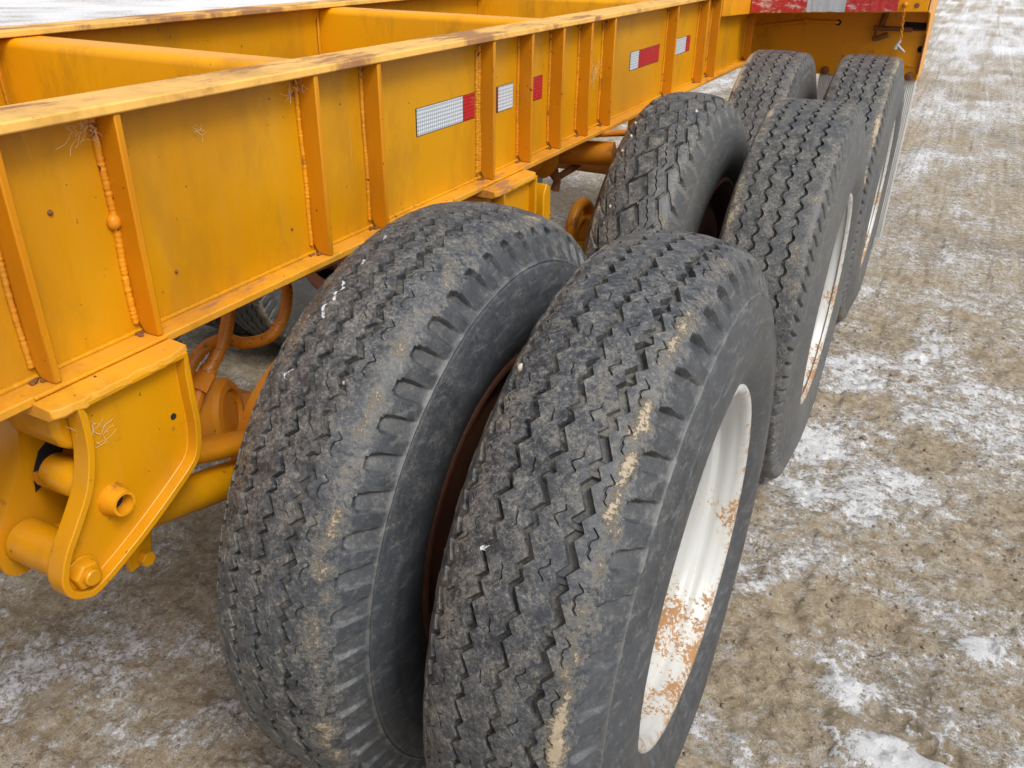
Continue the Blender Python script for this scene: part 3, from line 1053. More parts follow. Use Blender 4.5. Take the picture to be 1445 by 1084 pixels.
def main_beam(side, full):
    sx = lambda x_: x_ if side > 0 else 2 * XC - x_
    w = MB()
    xs = sorted((sx(XW - 0.005), sx(XW + 0.005)))
    w.prism_x([(-3.2, ZB1), (YEND, ZB1), (YEND, 1.131), (2.89, 1.131), (2.44, 1.149), (2.43, ZT0), (-3.2, ZT0)], xs[0], xs[1])
    beam = w.build('side_beam', M['web'], trailer)
    xs = sorted((sx(XFI), sx(XFO)))
    t = MB()
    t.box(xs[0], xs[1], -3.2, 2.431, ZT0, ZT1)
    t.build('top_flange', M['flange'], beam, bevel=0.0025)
    t = MB()
    t.box(xs[0], xs[1], -3.2, YEND, ZB0, ZB1)
    t.build('bottom_flange', M['ledge'], beam, bevel=0.002)
    for i, (y, _) in enumerate(ribs):
        if not full and i % 3:
            continue
        zt = ZT0 if y < 2.44 else 1.130
        xa, xb = XW + 0.005, XFO - 0.003
        b = MB()
        sl = 0.0 if i % 2 else 0.006
        poly = [(sx(xa), ZB1 + 0.022), (sx(xa + 0.012), ZB1 + 0.0005), (sx(xb), ZB1 + 0.0005), (sx(xb), zt - 0.0005), (sx(xa), zt - 0.0005)]
        b.prism_y(poly, y - 0.005, y + 0.005)
        o = b.build('stiffener', M['rib'], beam, bevel=0.0018)
        if full:
            r = 0.0046 if i not in (3, 6) else 0.0060
            weld((XW + 0.0065, y - 0.0085, ZB1 + 0.015), (XW + 0.0065, y - 0.0085, zt - 0.006), r, i).build('weld_bead', M['weld'], beam, smooth=70)
            weld((XW + 0.0075, y + 0.0075, ZB1 + 0.02), (XW + 0.0075, y + 0.0075, zt - 0.006), 0.004, i + 50).build('weld_bead', M['weld'], beam, smooth=70)
            if y > -0.9:     # flakes of rust and dirt gathered at the foot and head of the weld
                fb = MB()
                rq = random.Random(i)
                for q in range(6):
                    fb.blob((XW + 0.010 + rq.uniform(0, 0.012), y - 0.010 + rq.uniform(-0.012, 0.004), ZB1 + 0.002), rq.uniform(0.002, 0.005), 1, (1, 1.2, 0.5), 0.3)
                for q in range(4):
                    fb.blob((XW + 0.007 + rq.uniform(0, 0.008), y - 0.012 + rq.uniform(-0.010, 0.003), zt - rq.uniform(0.004, 0.03)), rq.uniform(0.0012, 0.003), 1, (0.5, 1.2, 1.4), 0.3)
                fo = fb.build('rust_flakes', M['rust'], beam, smooth=50)
                fo['kind'] = 'stuff'
            if i == 3:       # the blob halfway down this weld
                bb = MB()
                bb.blob((XW + 0.009, y - 0.010, 1.085), 0.0095, 3, (0.8, 1, 1.1), 0.03)
                bb.build('weld_blob', M['weld'], beam, smooth=70)
            if i == 6:       # a second run laid beside the first
                weld((XW + 0.0065, y - 0.018, ZB1 + 0.01), (XW + 0.0065, y - 0.018, zt - 0.02), 0.0058, 99).build('weld_bead', M['weld'], beam, smooth=70)
    # fillet along the foot of the web
    if full:
        weld((XW + 0.0065, -3.1, ZB1 + 0.002), (XW + 0.0065, YEND - 0.05, ZB1 + 0.002), 0.0045, 300, wav=0.02).build('fillet_weld', M['web'], beam, smooth=70)
    for j, yy in enumerate((0.03, 1.05)):
        xin = sx(XW - 0.0085)
        weld((xin, yy - 0.006, ZB1), (xin, yy - 0.006, 1.19), 0.004, 400 + j).build('weld_bead', M['weld'], beam, smooth=70)
    return beam


beam = main_beam(1, True)
beam2 = main_beam(-1, False)


# reflective tape pieces on the near web
def web_tape(y0, y1, z00, z01, z10, z11, mat, nm, lab=None):
    b = MB()
    x0 = XW + 0.0052
    vs = []
    for x_ in (x0, x0 + 0.0012):
        vs += [(x_, y0, z00), (x_, y0, z01), (x_, y1, z11), (x_, y1, z10)]
    b.add(vs, [(3, 2, 1, 0), (4, 5, 6, 7), (0, 1, 5, 4), (1, 2, 6, 5), (2, 3, 7, 6), (3, 0, 4, 7)])
    o = b.build(nm, mat, beam)
    if lab:
        o['label'] = lab


k = NT('dark_tape_edge')
M['edge'] = k.done((0.045, 0.03, 0.025), 0.7)


def reflector(y0, ym, y1, z0, z1, first, dz=0.0):
    mats = {'w': (M['tape_white'], 'white_reflector'), 'r': (M['tape_red'], 'red_reflector')}
    a, c = first
    web_tape(y0, ym, z0, z1, z0 + dz, z1 + dz, *mats[a])
    if y1 > ym:
        web_tape(ym + 0.0005, y1, z0 + dz, z1 + dz, z0 + dz, z1 + dz, *mats[c])
    b = MB()
    b.box(XW + 0.005, XW + 0.0058, y0 - 0.003, y1 + 0.001, z0 - 0.0012, z1 + 0.0012)
    b.build('tape_backing', M['edge'], beam)


reflector(0.300, 0.477, 0.528, 1.066, 1.117, 'wr')
reflector(0.632, 0.637, 0.710, 1.061, 1.115, 'rw')
reflector(0.823, 0.872, 0.872, 1.060, 1.113, 'rr')
reflector(1.510, 1.585, 1.792, 1.052, 1.104, 'wr')
reflector(1.930, 2.098, 2.150, 1.052, 1.104, 'wr')

# rust scars and nail-like stubs on the web
for (y, z, s) in ((-0.495, 1.118, 0.0038), (-0.33, 0.990, 0.0028), (-0.085, 0.985, 0.0022)):
    b = MB()
    b.revolve([(0, s), (0.003, s * 0.9), (0.005, s * 0.4)], (XW + 0.004, y, z), (1, random.uniform(-0.4, 0.4), random.uniform(-0.4, 0.2)), 9)
    b.build('rust_stub', M['rust'], beam, smooth=50)

# ------------------------------------------------------------------ cross members between the beams
XI0, XI1 = 2 * XC - XW + 0.006, XW - 0.006


def cross_member(y, ztop, zbot=ZB1 + 0.01, bow=0.0):
    b = MB()
    prof = []
    w_, r_ = 0.075, 0.018
    for i in range(6):
        a = PI / 2 * i / 5
        prof.append((-math.sin(a) * 0 + r_ - r_ * math.cos(PI / 2 - a + PI / 2) * 0 - r_ * math.sin(PI / 2 - a), r_ - r_ * math.cos(PI / 2 - a)))
    # front face, rounded shoulder, top strip, return lip
    sect = [(y, zbot), (y, ztop - r_)]
    for i in range(1, 6):
        a = PI / 2 * i / 5
        sect.append((y + r_ - r_ * math.cos(a), ztop - r_ + r_ * math.sin(a)))
    sect += [(y + w_, ztop), (y + w_, ztop - 0.008), (y + r_, ztop - 0.008), (y + 0.008, ztop - r_), (y + 0.008, zbot)]
    b.prism_x(sect, XI0, XI1)
    return b.build('cross_member', M['cross'], trailer, smooth=40)


cross_member(0.035, 1.219)
cross_member(1.060, 1.219)
cross_member(2.03, 1.219)
cross_member(-1.2, 1.219)

# ------------------------------------------------------------------ spring hangers
XP = -0.542                    # outer hanger plate


def channel_plate(outline, xplate, xedge, th=0.010, nm='hanger_plate', parent=None, mat=None, open_top=True):
    """flat plate with a rim standing out from it all along its outline (an open pressed channel)"""
    n = len(outline)
    c = Vector((sum(p[0] for p in outline) / n, sum(p[1] for p in outline) / n))
    inner = []
    for i in range(n):
        p0, p1, p2 = Vector(outline[i - 1]), Vector(outline[i]), Vector(outline[(i + 1) % n])
        d1, d2 = (p1 - p0).normalized(), (p2 - p1).normalized()
        nrm = Vector((-(d1 + d2).y, (d1 + d2).x)).normalized()
        if nrm.dot(c - p1) < 0:
            nrm = -nrm
        inner.append(p1 + nrm * th)
    s = 1 if xedge > xplate else -1
    vs = []
    layers = [(outline, xplate - s * 0.006), (outline, xedge), (inner, xedge), (inner, xplate + s * 0.004)]
    for pts, x_ in layers:
        vs += [(x_, p[0], p[1]) for p in pts]
    from mathutils.geometry import tessellate_polygon
    tess = tessellate_polygon([[Vector((p[0], p[1], 0)) for p in outline]])
    tess2 = tessellate_polygon([[Vector((p[0], p[1], 0)) for p in inner]])
    fs = [tuple(t) for t in tess]
    for L in range(3):
        fs += [(L * n + i, L * n + (i + 1) % n, (L + 1) * n + (i + 1) % n, (L + 1) * n + i) for i in range(n)]
    fs += [tuple(3 * n + i for i in t) for t in tess2]
    b = MB()
    b.add(vs, fs)
    return b.build(nm, mat or M['cast'], parent, smooth=35, bevel=0.0018)


def smooth2(pts, n=4):
    return [(p.x, p.y) for p in smooth_path([(a, c, 0) for a, c in pts], n)]


def hanger(y0, full=True):
    o1 = [(-0.575, 0.906), (-0.574, 0.885), (-0.577, 0.847), (-0.591, 0.803), (-0.616, 0.766), (-0.637, 0.738), (-0.648, 0.716), (-0.653, 0.697), (-0.648, 0.675),
          (-0.630, 0.660), (-0.605, 0.656), (-0.533, 0.684), (-0.45, 0.727), (-0.414, 0.754), (-0.403, 0.798), (-0.403, 0.845), (-0.403, 0.906)]
    dy = y0 + 0.604
    outl = [(a + dy, c) for a, c in smooth2(o1, 3)]
    outl[0], outl[-1] = (outl[0][0], 0.9145), (outl[-1][0], 0.9145)
    h = channel_plate(outl, XP, XP + 0.022, nm='spring_hanger', parent=trailer)
    o2 = [(-0.575, 0.915), (-0.576, 0.885), (-0.579, 0.850), (-0.590, 0.803), (-0.612, 0.766), (-0.634, 0.733), (-0.646, 0.71), (-0.652, 0.685), (-0.648, 0.662),
          (-0.630, 0.648), (-0.605, 0.650), (-0.533, 0.684), (-0.45, 0.727), (-0.414, 0.754), (-0.403, 0.798), (-0.403, 0.845), (-0.403, 0.915)]
    outl2 = [(a + dy, c) for a, c in smooth2(o2, 3)]
    channel_plate(outl2, -0.655, -0.700, nm='inner_plate', parent=h)
    # pad welded under the flange, its burnt edge uneven
    b = MB()
    n = 16
    rr_ = random.Random(3)
    vs, fs = [], []
    for i in range(n + 1):
        yy = dy - 0.604 + 0.208 * i / n
        xo = -0.519 - (0.006 * rr_.random() if 0 < i < n else 0.010)
        for x_, z_ in ((-0.70, 0.905), (-0.70, ZB0 - 0.0005), (-0.5605, ZB0 - 0.0005), (-0.5595, ZB0 + 0.006), (xo, ZB0 + 0.003), (xo + 0.002, 0.908 + 0.004 * rr_.random()), (xo - 0.006, 0.903)):
            vs.append((x_, yy, z_))
    for i in range(n):
        for j in range(7):
            fs.append((i * 7 + j, i * 7 + (j + 1) % 7, (i + 1) * 7 + (j + 1) % 7, (i + 1) * 7 + j))
    fs += [tuple(range(7)), tuple(range(n * 7, n * 7 + 7))]
    b.add(vs, fs)
    b.build('mounting_pad', M['ledge'], h, smooth=40, bevel=0.0015)
    weld((-0.561, dy - 0.600, ZB0 + 0.009), (-0.561, dy - 0.400, ZB0 + 0.009), 0.004, 70).build('weld_bead', M['weld'], h, smooth=70)
    # box shaped spacer between the plates
    b = MB()
    b.prism_x([(-0.590 + dy, 0.903), (-0.592 + dy, 0.872), (-0.585 + dy, 0.852), (-0.570 + dy, 0.840), (-0.42 + dy, 0.840), (-0.42 + dy, 0.903)], -0.648, -0.551)
    b.build('spacer', M['cast'], h, bevel=0.008, seg=3)
    if not full:
        return h
    # bushing, bolt and nut
    b = MB()
    b.revolve([(0, 0.026), (0.004, 0.030), (0.094, 0.030), (0.098, 0.026)], (-0.648, -0.612 + dy, 0.696), (1, 0, 0), 30)
    b.build('bushing', M['cast'], h, smooth=40)
    b = MB()
    b.revolve([(0.0, 0.024), (0.004, 0.024), (0.004, 0.0)], (XP + 0.004, -0.616 + dy, 0.686), (1, 0, 0), 24)
    b.revolve([(0.002, 0.0195), (0.014, 0.0195), (0.017, 0.0172)], (XP + 0.004, -0.616 + dy, 0.686), (1, 0, 0), 6)
    b.build('nut', M['cast'], h, smooth=25, bevel=0.001)
    b = MB()
    b.revolve([(0, 0.0112), (0.023, 0.0112), (0.025, 0.0095)], (XP + 0.004, -0.616 + dy, 0.686), (1, 0, 0), 20)
    b.build('bolt', M['cast'], h, smooth=30)
    # open tube stub
    ty, tz = -0.549 + dy, 0.758
    b = MB()
    b.revolve([(0, 0.0225), (0.010, 0.0190), (0.020, 0.0172), (0.0225, 0.0168), (0.0225, 0.0130), (-0.02, 0.0130), (-0.02, 0.0225)], (XP + 0.004, ty, tz), (1, 0, 0), 26, closed=True)
    b.build('tube_stub', M['weld'], h, smooth=40)
    b = MB()
    b.revolve([(0.0, 0.0129), (0.001, 0.0129)], (XP + 0.007, ty, tz), (1, 0, 0), 20)
    b.build('tube_bore', M['black'], h)
    b = MB()
    b.revolve([(0.0, 0.0048), (0.0008, 0.0048)], (XP + 0.0042, -0.432 + dy, 0.823), (1, 0, 0), 14)
    b.build('bolt_hole', M['black'], h)
    # dark crescent slot in the inner plate
    b = MB()
    b.prism_x([(y_ + dy, z_) for y_, z_ in ((-0.535, 0.820), (-0.562, 0.806), (-0.577, 0.78), (-0.581, 0.752), (-0.567, 0.757), (-0.545, 0.775), (-0.52, 0.80))], -0.6485, -0.6475)
    b.build('slot', M['black'], h)
    # lower clamp bolt
    b = MB()
    b.prism_x([(-0.50 + dy, 0.565), (-0.460 + dy, 0.570), (-0.44 + dy, 0.66), (-0.50 + dy, 0.69)], -0.625, -0.612)
    b.build('lower_lug', M['cast'], h, bevel=0.003)
    b = MB()
    b.revolve([(0, 0.0125), (0.014, 0.0125)], (-0.612, -0.476 + dy, 0.580), (1, 0, 0), 6)
    b.build('bolt', M['cast'], h, bevel=0.001)
    return h


hang1 = hanger(-0.604)
hang2 = hanger(0.490, True)
hang3 = hanger(1.80, False)
b = MB()
b.prism_x([(0.735, 0.80), (0.735, 0.855), (0.752, 0.880), (0.775, 0.868), (0.778, 0.80), (0.77, 0.72), (0.735, 0.70)], -0.560, -0.522)
b.build('hanger_wing', M['cast'], hang2, bevel=0.003)

# ------------------------------------------------------------------ springs, arms, axles
XS = -0.607
for ya, yc, yb in ((-0.585, 0.0, 0.60),):
    b = MB()
    n = 24
    vs, fs = [], []
    for i in range(n + 1):
        t = i / n
        yy = ya + (yb - ya) * t
        q = (yy - yc) / (yb - ya) * 2
        z_ = 0.552 + 0.222 * math.sqrt(q * q + 0.012)
        h_ = 0.030 - 0.010 * abs(q)
        for x_, dz in ((XS - 0.024, 0), (XS + 0.024, 0), (XS + 0.030, 0.006), (XS + 0.030, h_ - 0.006), (XS + 0.024, h_), (XS - 0.024, h_), (XS - 0.030, h_ - 0.006), (XS - 0.030, 0.006)):
            vs.append((x_, yy, z_ + dz))
    for i in range(n):
        for j in range(8):
            fs.append((i * 8 + j, i * 8 + (j + 1) % 8, i * 8 + 8 + (j + 1) % 8, i * 8 + 8 + j))
    fs += [tuple(range(8)), tuple(range(n * 8 + 7, n * 8 - 1, -1))]
    b.add(vs, fs)
    sp = b.build('leaf_spring', M['under'], trailer, smooth=50)
    e = MB()
    e.revolve([(0, 0.015), (0.008, 0.024), (0.060, 0.025), (0.068, 0.020)], (-0.622, ya + 0.018, 0.790), (1, 0, 0), 24)
    e.build('rolled_end', M['cast'], sp, smooth=50)
b = MB()
b.revolve([(0, 0.013), (0.07, 0.013)], (XS - 0.035, -0.545, 0.752), (1, 0, 0), 16)
b.build('retainer_bolt', M['rust'], hang1, smooth=40)

for yc in (Y1, Y2, Y3):
    b = MB()
    b.tube([(XC * 2 - HX + 0.1, yc, HZ), (HX - 0.1, yc, HZ)], 0.062, 28)
    ax = b.build('axle', M['under'], trailer, smooth=40)
    for s in (1, -1):
        xx = (-0.50 if s > 0 else 2 * XC + 0.50)
        b = MB()
        b.revolve([(-0.01, 0.20), (0.0, 0.21), (0.10, 0.21), (0.22, 0.20), (0.24, 0.12)], (xx, yc, HZ), (s, 0, 0), 40)
        b.build('brake_drum', M['brown'], ax, smooth=40)
        xsx = XS if s > 0 else 2 * XC - XS
        b = MB()
        b.prism_x([(yc - 0.075, 0.55), (yc + 0.075, 0.55), (yc + 0.065, 0.655), (yc - 0.065, 0.655)], xsx - 0.05, xsx + 0.05)
        b.build('spring_seat', M['under'], ax, bevel=0.006)
    # camshaft tube beside the axle
    b = MB()
    b.tube([(-0.96, yc - 0.11, HZ + 0.02), (-0.52, yc - 0.11, HZ + 0.02)], 0.020, 14)
    b.build('camshaft', M['under'], ax, smooth=40)

b = MB()
b.revolve([(0, 0.10), (0.0, 0.205), (0.006, 0.212), (0.006, 0.225), (0.0, 0.236), (-0.022, 0.240), (-0.022, 0.10)], (-0.655, Y1, HZ), (1, 0, 0), 56, closed=True)
b.build('dust_shield', M['under'], trailer, smooth=35)
b = MB()
for (yy, zz) in ((-0.17, 0.60), (-0.13, 0.645), (-0.195, 0.53)):
    b.revolve([(0, 0.009), (0.010, 0.009)], (-0.652, yy, zz), (1, 0, 0), 6)
bb_ = b.build('shield_bolt', M['under'], trailer)
bb_['kind'] = 'stuff'
# torque arms from hanger to axle seat
for y0, yc in ((-0.612, Y1), (0.482, Y2)):
    b = MB()
    b.tube([(XS, y0 + 0.02, 0.692), (XS, y0 + 0.16, 0.655), (XS, yc - 0.09, 0.555)], [0.024, 0.030, 0.030], 16)
    b.build('torque_arm', M['cast'], trailer, smooth=40)
b = MB()
b.tube([(-0.78, -0.75, 0.79), (-0.735, -0.52, 0.745)], 0.026, 16)
b.tube([(-0.84, -0.515, 0.745), (-0.69, -0.515, 0.745)], 0.022, 16)
b.build('cross_tube', M['under'], trailer, smooth=40)


# brake chambers
def chamber(c, axis, s=1.0):
    b = MB()
    b.revolve([(-0.10, 0.03), (-0.095, 0.056), (-0.07, 0.064), (-0.008, 0.067), (-0.006, 0.074), (0.006, 0.074), (0.008, 0.067), (0.052, 0.065), (0.060, 0.058), (0.062, 0.045), (0.056, 0.040), (0.056, 0.0)], c, axis, 36)
    ch_ = b.build('brake_chamber', M['under'], trailer, smooth=35)
    b = MB()
    b.revolve([(-0.011, 0.0735), (-0.011, 0.080), (0.011, 0.080), (0.011, 0.0735)], c, axis, 36, closed=True)
    b.build('clamp_band', M['under'], ch_, smooth=35)
    ax = Vector(axis).normalized()
    u = Vector((0.5, -0.3, 0.8))
    u = (u - ax * u.dot(ax)).normalized()
    p = Vector(c) + u * 0.086
    b = MB()
    b.box(p.x - 0.012, p.x + 0.012, p.y - 0.010, p.y + 0.010, p.z - 0.012, p.z + 0.012)
    b.build('clamp_lug', M['under'], ch_, bevel=0.003)
    b = MB()
    b.tube([p - ax * 0.03 + Vector((0, 0, 0.004)), p + ax * 0.03 + Vector((0, 0, 0.004))], 0.006, 6)
    b.build('clamp_bolt', M['under'], ch_, smooth=30)
    return ch_


chamber((-0.745, -0.215, 0.655), (0.88, 0.42, 0.10))
chamber((-0.74, 1.08, 0.632), (0.25, 0.9, -0.35))

# rounded bracket (hoop) seen between the first two axles
b = MB()
hoop = [(-0.62 + 0.0, 1.14 + 0.19 * t - 0.01, 0) for t in (0, 1)]
pts = []
for i in range(13):
    a = PI * i / 12
    pts.append((-0.62, 1.225 - 0.075 * math.cos(a), 0.625 + 0.075 * math.sin(a)))
b.tube([(-0.62, 1.15, 0.56)] + pts + [(-0.62, 1.30, 0.56)], 0.018, 10)
hb = b.build('hoop_bracket', M['under'], trailer, smooth=50)
b = MB()
b.box(-0.66, -0.565, 1.12, 1.33, 0.545, 0.565)
b.build('bracket_plate', M['under'], hb, bevel=0.004)
b = MB()
pts = []
for i in range(13):
    a = PI * i / 12
    pts.append((-0.62, 1.225 - 0.045 * math.cos(a), 0.605 + 0.045 * math.sin(a)))
b.tube(pts, 0.012, 10)
b.build('bracket_ring', M['under'], hb, smooth=50)

# air tank like cross tube with a hose lying over it and a rusty clevis below
b = MB()
b.tube([(-0.95, 1.18, 0.835), (-0.75, 1.22, 0.845), (-0.54, 1.26, 0.850)], [0.036, 0.036, 0.036], 24)
b.build('cross_tube', M['under'], trailer, smooth=40)
b = MB()
b.revolve([(0, 0.0), (0.0, 0.03), (0.02, 0.05), (0.07, 0.052), (0.08, 0.0)], (-0.74, 1.10, 0.86), (0.4, 0.8, -0.4), 28)
b.build('end_cap', M['under'], trailer, smooth=40)
b = MB()
b.tube(smooth_path([(-0.66, 0.98, 0.915), (-0.63, 1.08, 0.915), (-0.58, 1.20, 0.915), (-0.52, 1.32, 0.905)], 5), 0.010, 8)
b.build('air_hose', M['hose'], trailer, smooth=60)
b = MB()
b.tube([(-0.70, 1.18, 0.80), (-0.695, 1.205, 0.765), (-0.70, 1.20, 0.735)], [0.018, 0.012, 0.015], 8)
b.tube([(-0.70, 1.205, 0.770), (-0.66, 1.245, 0.80), (-0.645, 1.27, 0.815)], [0.010, 0.011, 0.009], 8)
b.build('clevis', M['rust'], trailer, smooth=50)


# ------------------------------------------------------------------ air hoses under the near beam
def hose(pts, r, mat, ribbed=True):
    P = smooth_path(pts, 10)
    Q, rads, acc = [P[0]], [r], 0.0
    for a, c in zip(P[:-1], P[1:]):
        L = (c - a).length
        m_ = max(1, int(L / 0.0022))
        for i in range(m_):
            acc += L / m_
            Q.append(a.lerp(c, (i + 1) / m_))
            rads.append(r * (1 + (0.075 * math.sin(acc / 0.0085 * 2 * PI) if ribbed else 0)))
    b = MB()
    b.tube(Q, rads, 14)
    o = b.build('air_hose', mat, trailer, smooth=70)
    return o


h1 = hose([(-0.70, -0.13, 0.915), (-0.685, -0.160, 0.875), (-0.68, -0.175, 0.841), (-0.68, -0.193, 0.808), (-0.68, -0.219, 0.783), (-0.68, -0.242, 0.764)], 0.0115, M['hose'])
b = MB()
b.tube([(-0.68, -0.238, 0.767), (-0.68, -0.262, 0.746)], 0.0165, 6)
b.tube([(-0.68, -0.230, 0.774), (-0.68, -0.240, 0.766)], 0.0145, 14)
b.tube([(-0.68, -0.258, 0.750), (-0.68, -0.280, 0.715)], 0.011, 10)
b.build('hose_fitting', M['hose'], h1, smooth=30)
h2 = hose([(-0.70, -0.02, 0.92), (-0.68, -0.028, 0.855), (-0.68, -0.029, 0.827), (-0.68, -0.044, 0.796), (-0.68, -0.083, 0.772), (-0.685, -0.139, 0.780), (-0.69, -0.181, 0.803), (-0.69, -0.225, 0.806), (-0.69, -0.258, 0.790), (-0.69, -0.272, 0.765), (-0.69, -0.275, 0.735)], 0.0105, M['hose'])
# bulging chamber tucked below the flange further along
b = MB()
b.revolve([(-0.10, 0.03), (-0.08, 0.075), (0.06, 0.08), (0.09, 0.03)], (-0.72, 0.05, 0.915), (0, 1, 0), 28)
b.build('air_spring', M['under'], trailer, smooth=40)

# ------------------------------------------------------------------ rear end
YP = 3.25
XE = 0.148
b = MB()
xl = 2 * XC - XE
b.prism_x([(YP, 0.868), (YP + 0.010, 0.868), (YP + 0.010, 1.160), (YP, 1.160)], xl, XE - 0.008)
rear = b.build('rear_plate', M['rear'], trailer, bevel=0.0015)
b = MB()
b.prism_x([(YP - 0.012, 0.872), (YP + 0.30, 0.872), (YP + 0.30, 1.40), (2.915, 1.40), (2.915, 1.174), (YP - 0.12, 1.150), (YP - 0.03, 1.08)], XE - 0.008, XE)
b.build('end_plate', M['rear'], rear, bevel=0.0015)
b = MB()
vs = []
zb0, zb1 = 1.135, 1.172        # the bolster sags a little towards the trailer's middle
for x_, zb in ((-0.560, zb0), (XE - 0.006, zb1)):
    vs += [(x_, 2.90, zb), (x_, YP + 0.30, zb), (x_, YP + 0.30, 1.40), (x_, 2.90, 1.40)]
b.add(vs, [(0, 1, 2, 3), (7, 6, 5, 4), (0, 4, 5, 1), (1, 5, 6, 2), (2, 6, 7, 3), (3, 7, 4, 0)])
bol = b.build('rear_bolster', M['rear'], trailer, bevel=0.004)
b = MB()
b.prism_x([(2.432, 1.150), (2.895, 1.132), (YP + 0.29, 1.132), (YP + 0.29, 1.399), (2.432, 1.399)], -0.650, -0.5605)
b.build('side_box', M['rear'], bol, bevel=0.003)
b = MB()
b.box(xl, -0.6505, 2.90, YP + 0.30, 1.2345, 1.40)
b.build('bolster_tube', M['rear'], bol, bevel=0.004)


def bolster_tape(x0, x1, mat, nm, seed, z_up=1.30):
    rr_ = random.Random(seed)
    n = max(3, int((x1 - x0) / 0.012))
    vs = []
    zz = lambda x_: zb0 + (zb1 - zb0) * (x_ + 0.56) / (XE + 0.554)
    for i in range(n + 1):
        x_ = x0 + (x1 - x0) * i / n
        low = zz(x_) + 0.002 + rr_.random() * 0.004
        for yy in (2.8985, 2.8965 - 0.002 * rr_.random()):
            vs += [(x_, yy, low), (x_, yy, z_up)]
    fs = []
    for i in range(n):
        a = i * 4
        fs += [(a + 2, a + 3, a + 7, a + 6), (a, a + 4, a + 5, a + 1), (a, a + 2, a + 6, a + 4), (a + 1, a + 5, a + 7, a + 3)]
    fs += [(0, 1, 3, 2), (n * 4, n * 4 + 2, n * 4 + 3, n * 4 + 1)]
    b = MB()
    b.add(vs, fs)
    b.build(nm, mat, bol)


bolster_tape(-0.556, -0.325, M['tape_faded'], 'red_reflector', 1)
bolster_tape(-0.3245, -0.170, M['tape_white_hex'], 'white_reflector', 2)
bolster_tape(-0.1695, 0.030, M['tape_faded'], 'red_reflector', 3)


def plate_tube(pts, r, mat, nm, seg=8, parent=rear):
    b = MB()
    b.tube(pts, r, seg)
    return b.build(nm, mat, parent, smooth=50)


plate_tube(smooth_path([(-0.60, YP - 0.012, 1.060), (-0.50, YP - 0.012, 1.072), (-0.372, YP - 0.014, 1.090), (-0.30, YP - 0.013, 1.092), (-0.245, YP - 0.010, 1.093), (-0.232, YP + 0.004, 1.092)], 6), 0.0075, M['rear'], 'cable')
b = MB()
b.box(-0.385, -0.362, YP - 0.024, YP, 1.078, 1.104)
b.build('cable_clamp', M['weld'], rear, bevel=0.003)
b = MB()
b.revolve([(0, 0.013), (0.002, 0.013)], (-0.232, YP + 0.0, 1.092), (0, -1, 0), 16)
b.build('cable_hole', M['black'], rear)
b = MB()
b.box(0.045, XE - 0.012, YP - 0.003, YP + 0.002, 1.081, 1.109)
b.build('slot_opening', M['black'], rear)
plate_tube([(-0.075, YP - 0.03, 1.080), (0.085, YP - 0.03, 1.080)], 0.010, M['rust'], 'lock_rod')
plate_tube([(-0.045, YP - 0.018, 1.088), (-0.035, YP - 0.018, 1.150)], 0.013, M['rust'], 'rod_bracket')
plate_tube([(-0.070, YP - 0.020, 1.034), (-0.045, YP - 0.028, 1.040), (-0.012, YP - 0.02, 1.055)], 0.011, M['rust'], 'rod_bracket')
plate_tube([(-0.068, YP - 0.020, 1.035), (-0.060, YP - 0.028, 1.080)], 0.006, M['rust'], 'rod_bracket')
for (x_, z_) in ((-0.252, 0.885), (0.113, 0.887)):
    b = MB()
    b.revolve([(0, 0.019), (0.010, 0.019), (0.014, 0.012)], (x_, YP - 0.001, z_), (0, -1, 0), 12)
    b.build('flap_bolt', M['rust'], rear, smooth=40)
b = MB()
b.revolve([(0, 0.010), (0.002, 0.009)], (0.100, 2.8995, 1.195), (0, -1, 0), 12)
b.build('rust_patch', M['rust'], bol)
weld((XE - 0.004, YP - 0.014, 0.90), (XE - 0.004, YP - 0.05, 1.07), 0.0045, 801).build('edge_rust', M['rust'], rear, smooth=70)
weld((XE - 0.004, 2.913, 1.18), (XE - 0.004, 2.913, 1.30), 0.0050, 802).build('edge_rust', M['rust'], rear, smooth=70)
weld((0.075, YP - 0.004, 1.076), (XE - 0.014, YP - 0.004, 1.079), 0.0035, 803).build('edge_rust', M['rust'], rear, smooth=70)
b = MB()
b.box(0.09, 0.138, YP - 0.008, YP, 0.925, 0.935)
b.build('edge_weld', M['weld'], rear, bevel=0.003)
b = MB()
b.revolve([(0, 0.014), (0.0012, 0.014)], (0.134, YP - 0.0005, 1.00), (0, -1, 0), 14)
o = b.build('side_hole', M['black'], rear)
o.scale = (1, 1, 1)

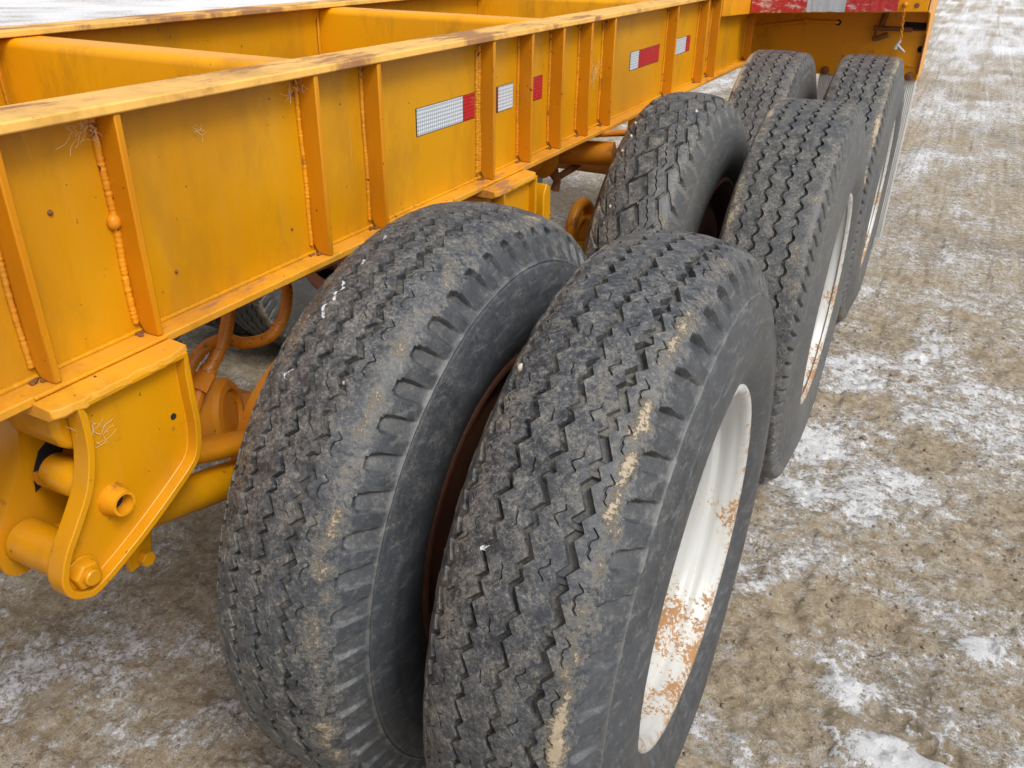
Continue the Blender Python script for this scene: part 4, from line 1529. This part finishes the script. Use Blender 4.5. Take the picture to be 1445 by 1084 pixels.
# safety chain with a T shaped pin hanging off the bolster
zt, zb_ = 1.192, 1.070
n = 9
prev = None
for i in range(n):
    t = (i + 0.5) / n
    p = Vector((0.056 + 0.012 * t, 2.888, zt + (zb_ - zt) * t))
    b = MB()
    pts = []
    for s in range(13):
        a = 2 * PI * s / 12
        u = 0.0042 * math.cos(a)
        v = 0.0088 * math.sin(a)
        pts.append((p.x + (u if i % 2 == 0 else 0), p.y + (0 if i % 2 == 0 else u), p.z + v))
    b.tube(pts, 0.0016, 6, caps=False)
    b.build('chain_link', M['weld'], bol, smooth=60)
b = MB()
b.tube([(0.068, 2.888, 1.065), (0.054, 2.883, 1.030)], [0.006, 0.009], 8)
b.tube([(0.058, 2.883, 1.047), (0.092, 2.878, 1.020)], 0.0055, 8)
b.build('lock_pin', M['steel'], bol, smooth=40)
b = MB()
b.blob((0.056, 2.892, 1.196), 0.011, 2, (1, 1, 1), 0.06)
b.build('chain_eye', M['weld'], bol, smooth=60)

# ------------------------------------------------------------------ mudflap: vertical corrugations
b = MB()
x0, x1, n = -0.275, 0.148, 56
vs, fs = [], []
for i in range(n * 2 + 1):
    x_ = x0 + (x1 - x0) * i / (n * 2)
    dy_ = 0.0028 if i % 2 else 0.0
    for j in range(13):
        z_ = 0.875 + (0.138 - 0.875) * j / 12
        yy = YP + 0.012 - 0.02 * math.sin(j / 12 * 2.2) + dy_
        vs.append((x_, yy, z_))
for i in range(n * 2):
    for j in range(12):
        fs.append((i * 13 + j, (i + 1) * 13 + j, (i + 1) * 13 + j + 1, i * 13 + j + 1))
b.add(vs, fs)
flap = b.build('mudflap', M['flap'], trailer)
sol = flap.modifiers.new('thickness', 'SOLIDIFY')
sol.thickness = 0.005

# ------------------------------------------------------------------ cobwebs caught on the frame
def cobweb(anchor, spread, n, seed, parent):
    rr_ = random.Random(seed)
    b = MB()
    for i in range(n):
        p = Vector(anchor) + Vector([rr_.uniform(-s, s) * 0.5 for s in spread])
        pts = [p]
        d = Vector([rr_.uniform(-0.6, 0.6) * s for s in spread])
        for j in range(4):
            d += Vector([rr_.uniform(-0.6, 0.6) * s for s in spread])
            pts.append(pts[-1] + d * 0.22)
        b.tube(smooth_path(pts, 3), rr_.uniform(0.00010, 0.00028), 4)
    o = b.build('cobweb', M['cobweb'], parent, smooth=60)
    o['kind'] = 'stuff'


cobweb((XW + 0.020, -0.435, 1.203), (0.012, 0.03, 0.02), 26, 1, beam)
cobweb((XW + 0.018, -0.055, 1.205), (0.012, 0.03, 0.02), 18, 2, beam)
cobweb((-0.535, -0.555, 0.862), (0.012, 0.03, 0.03), 24, 3, hang1)
cobweb((XW + 0.012, 1.19, 1.075), (0.008, 0.05, 0.03), 20, 4, beam)
cobweb((XW + 0.012, -0.255, 1.17), (0.004, 0.012, 0.012), 8, 5, beam)
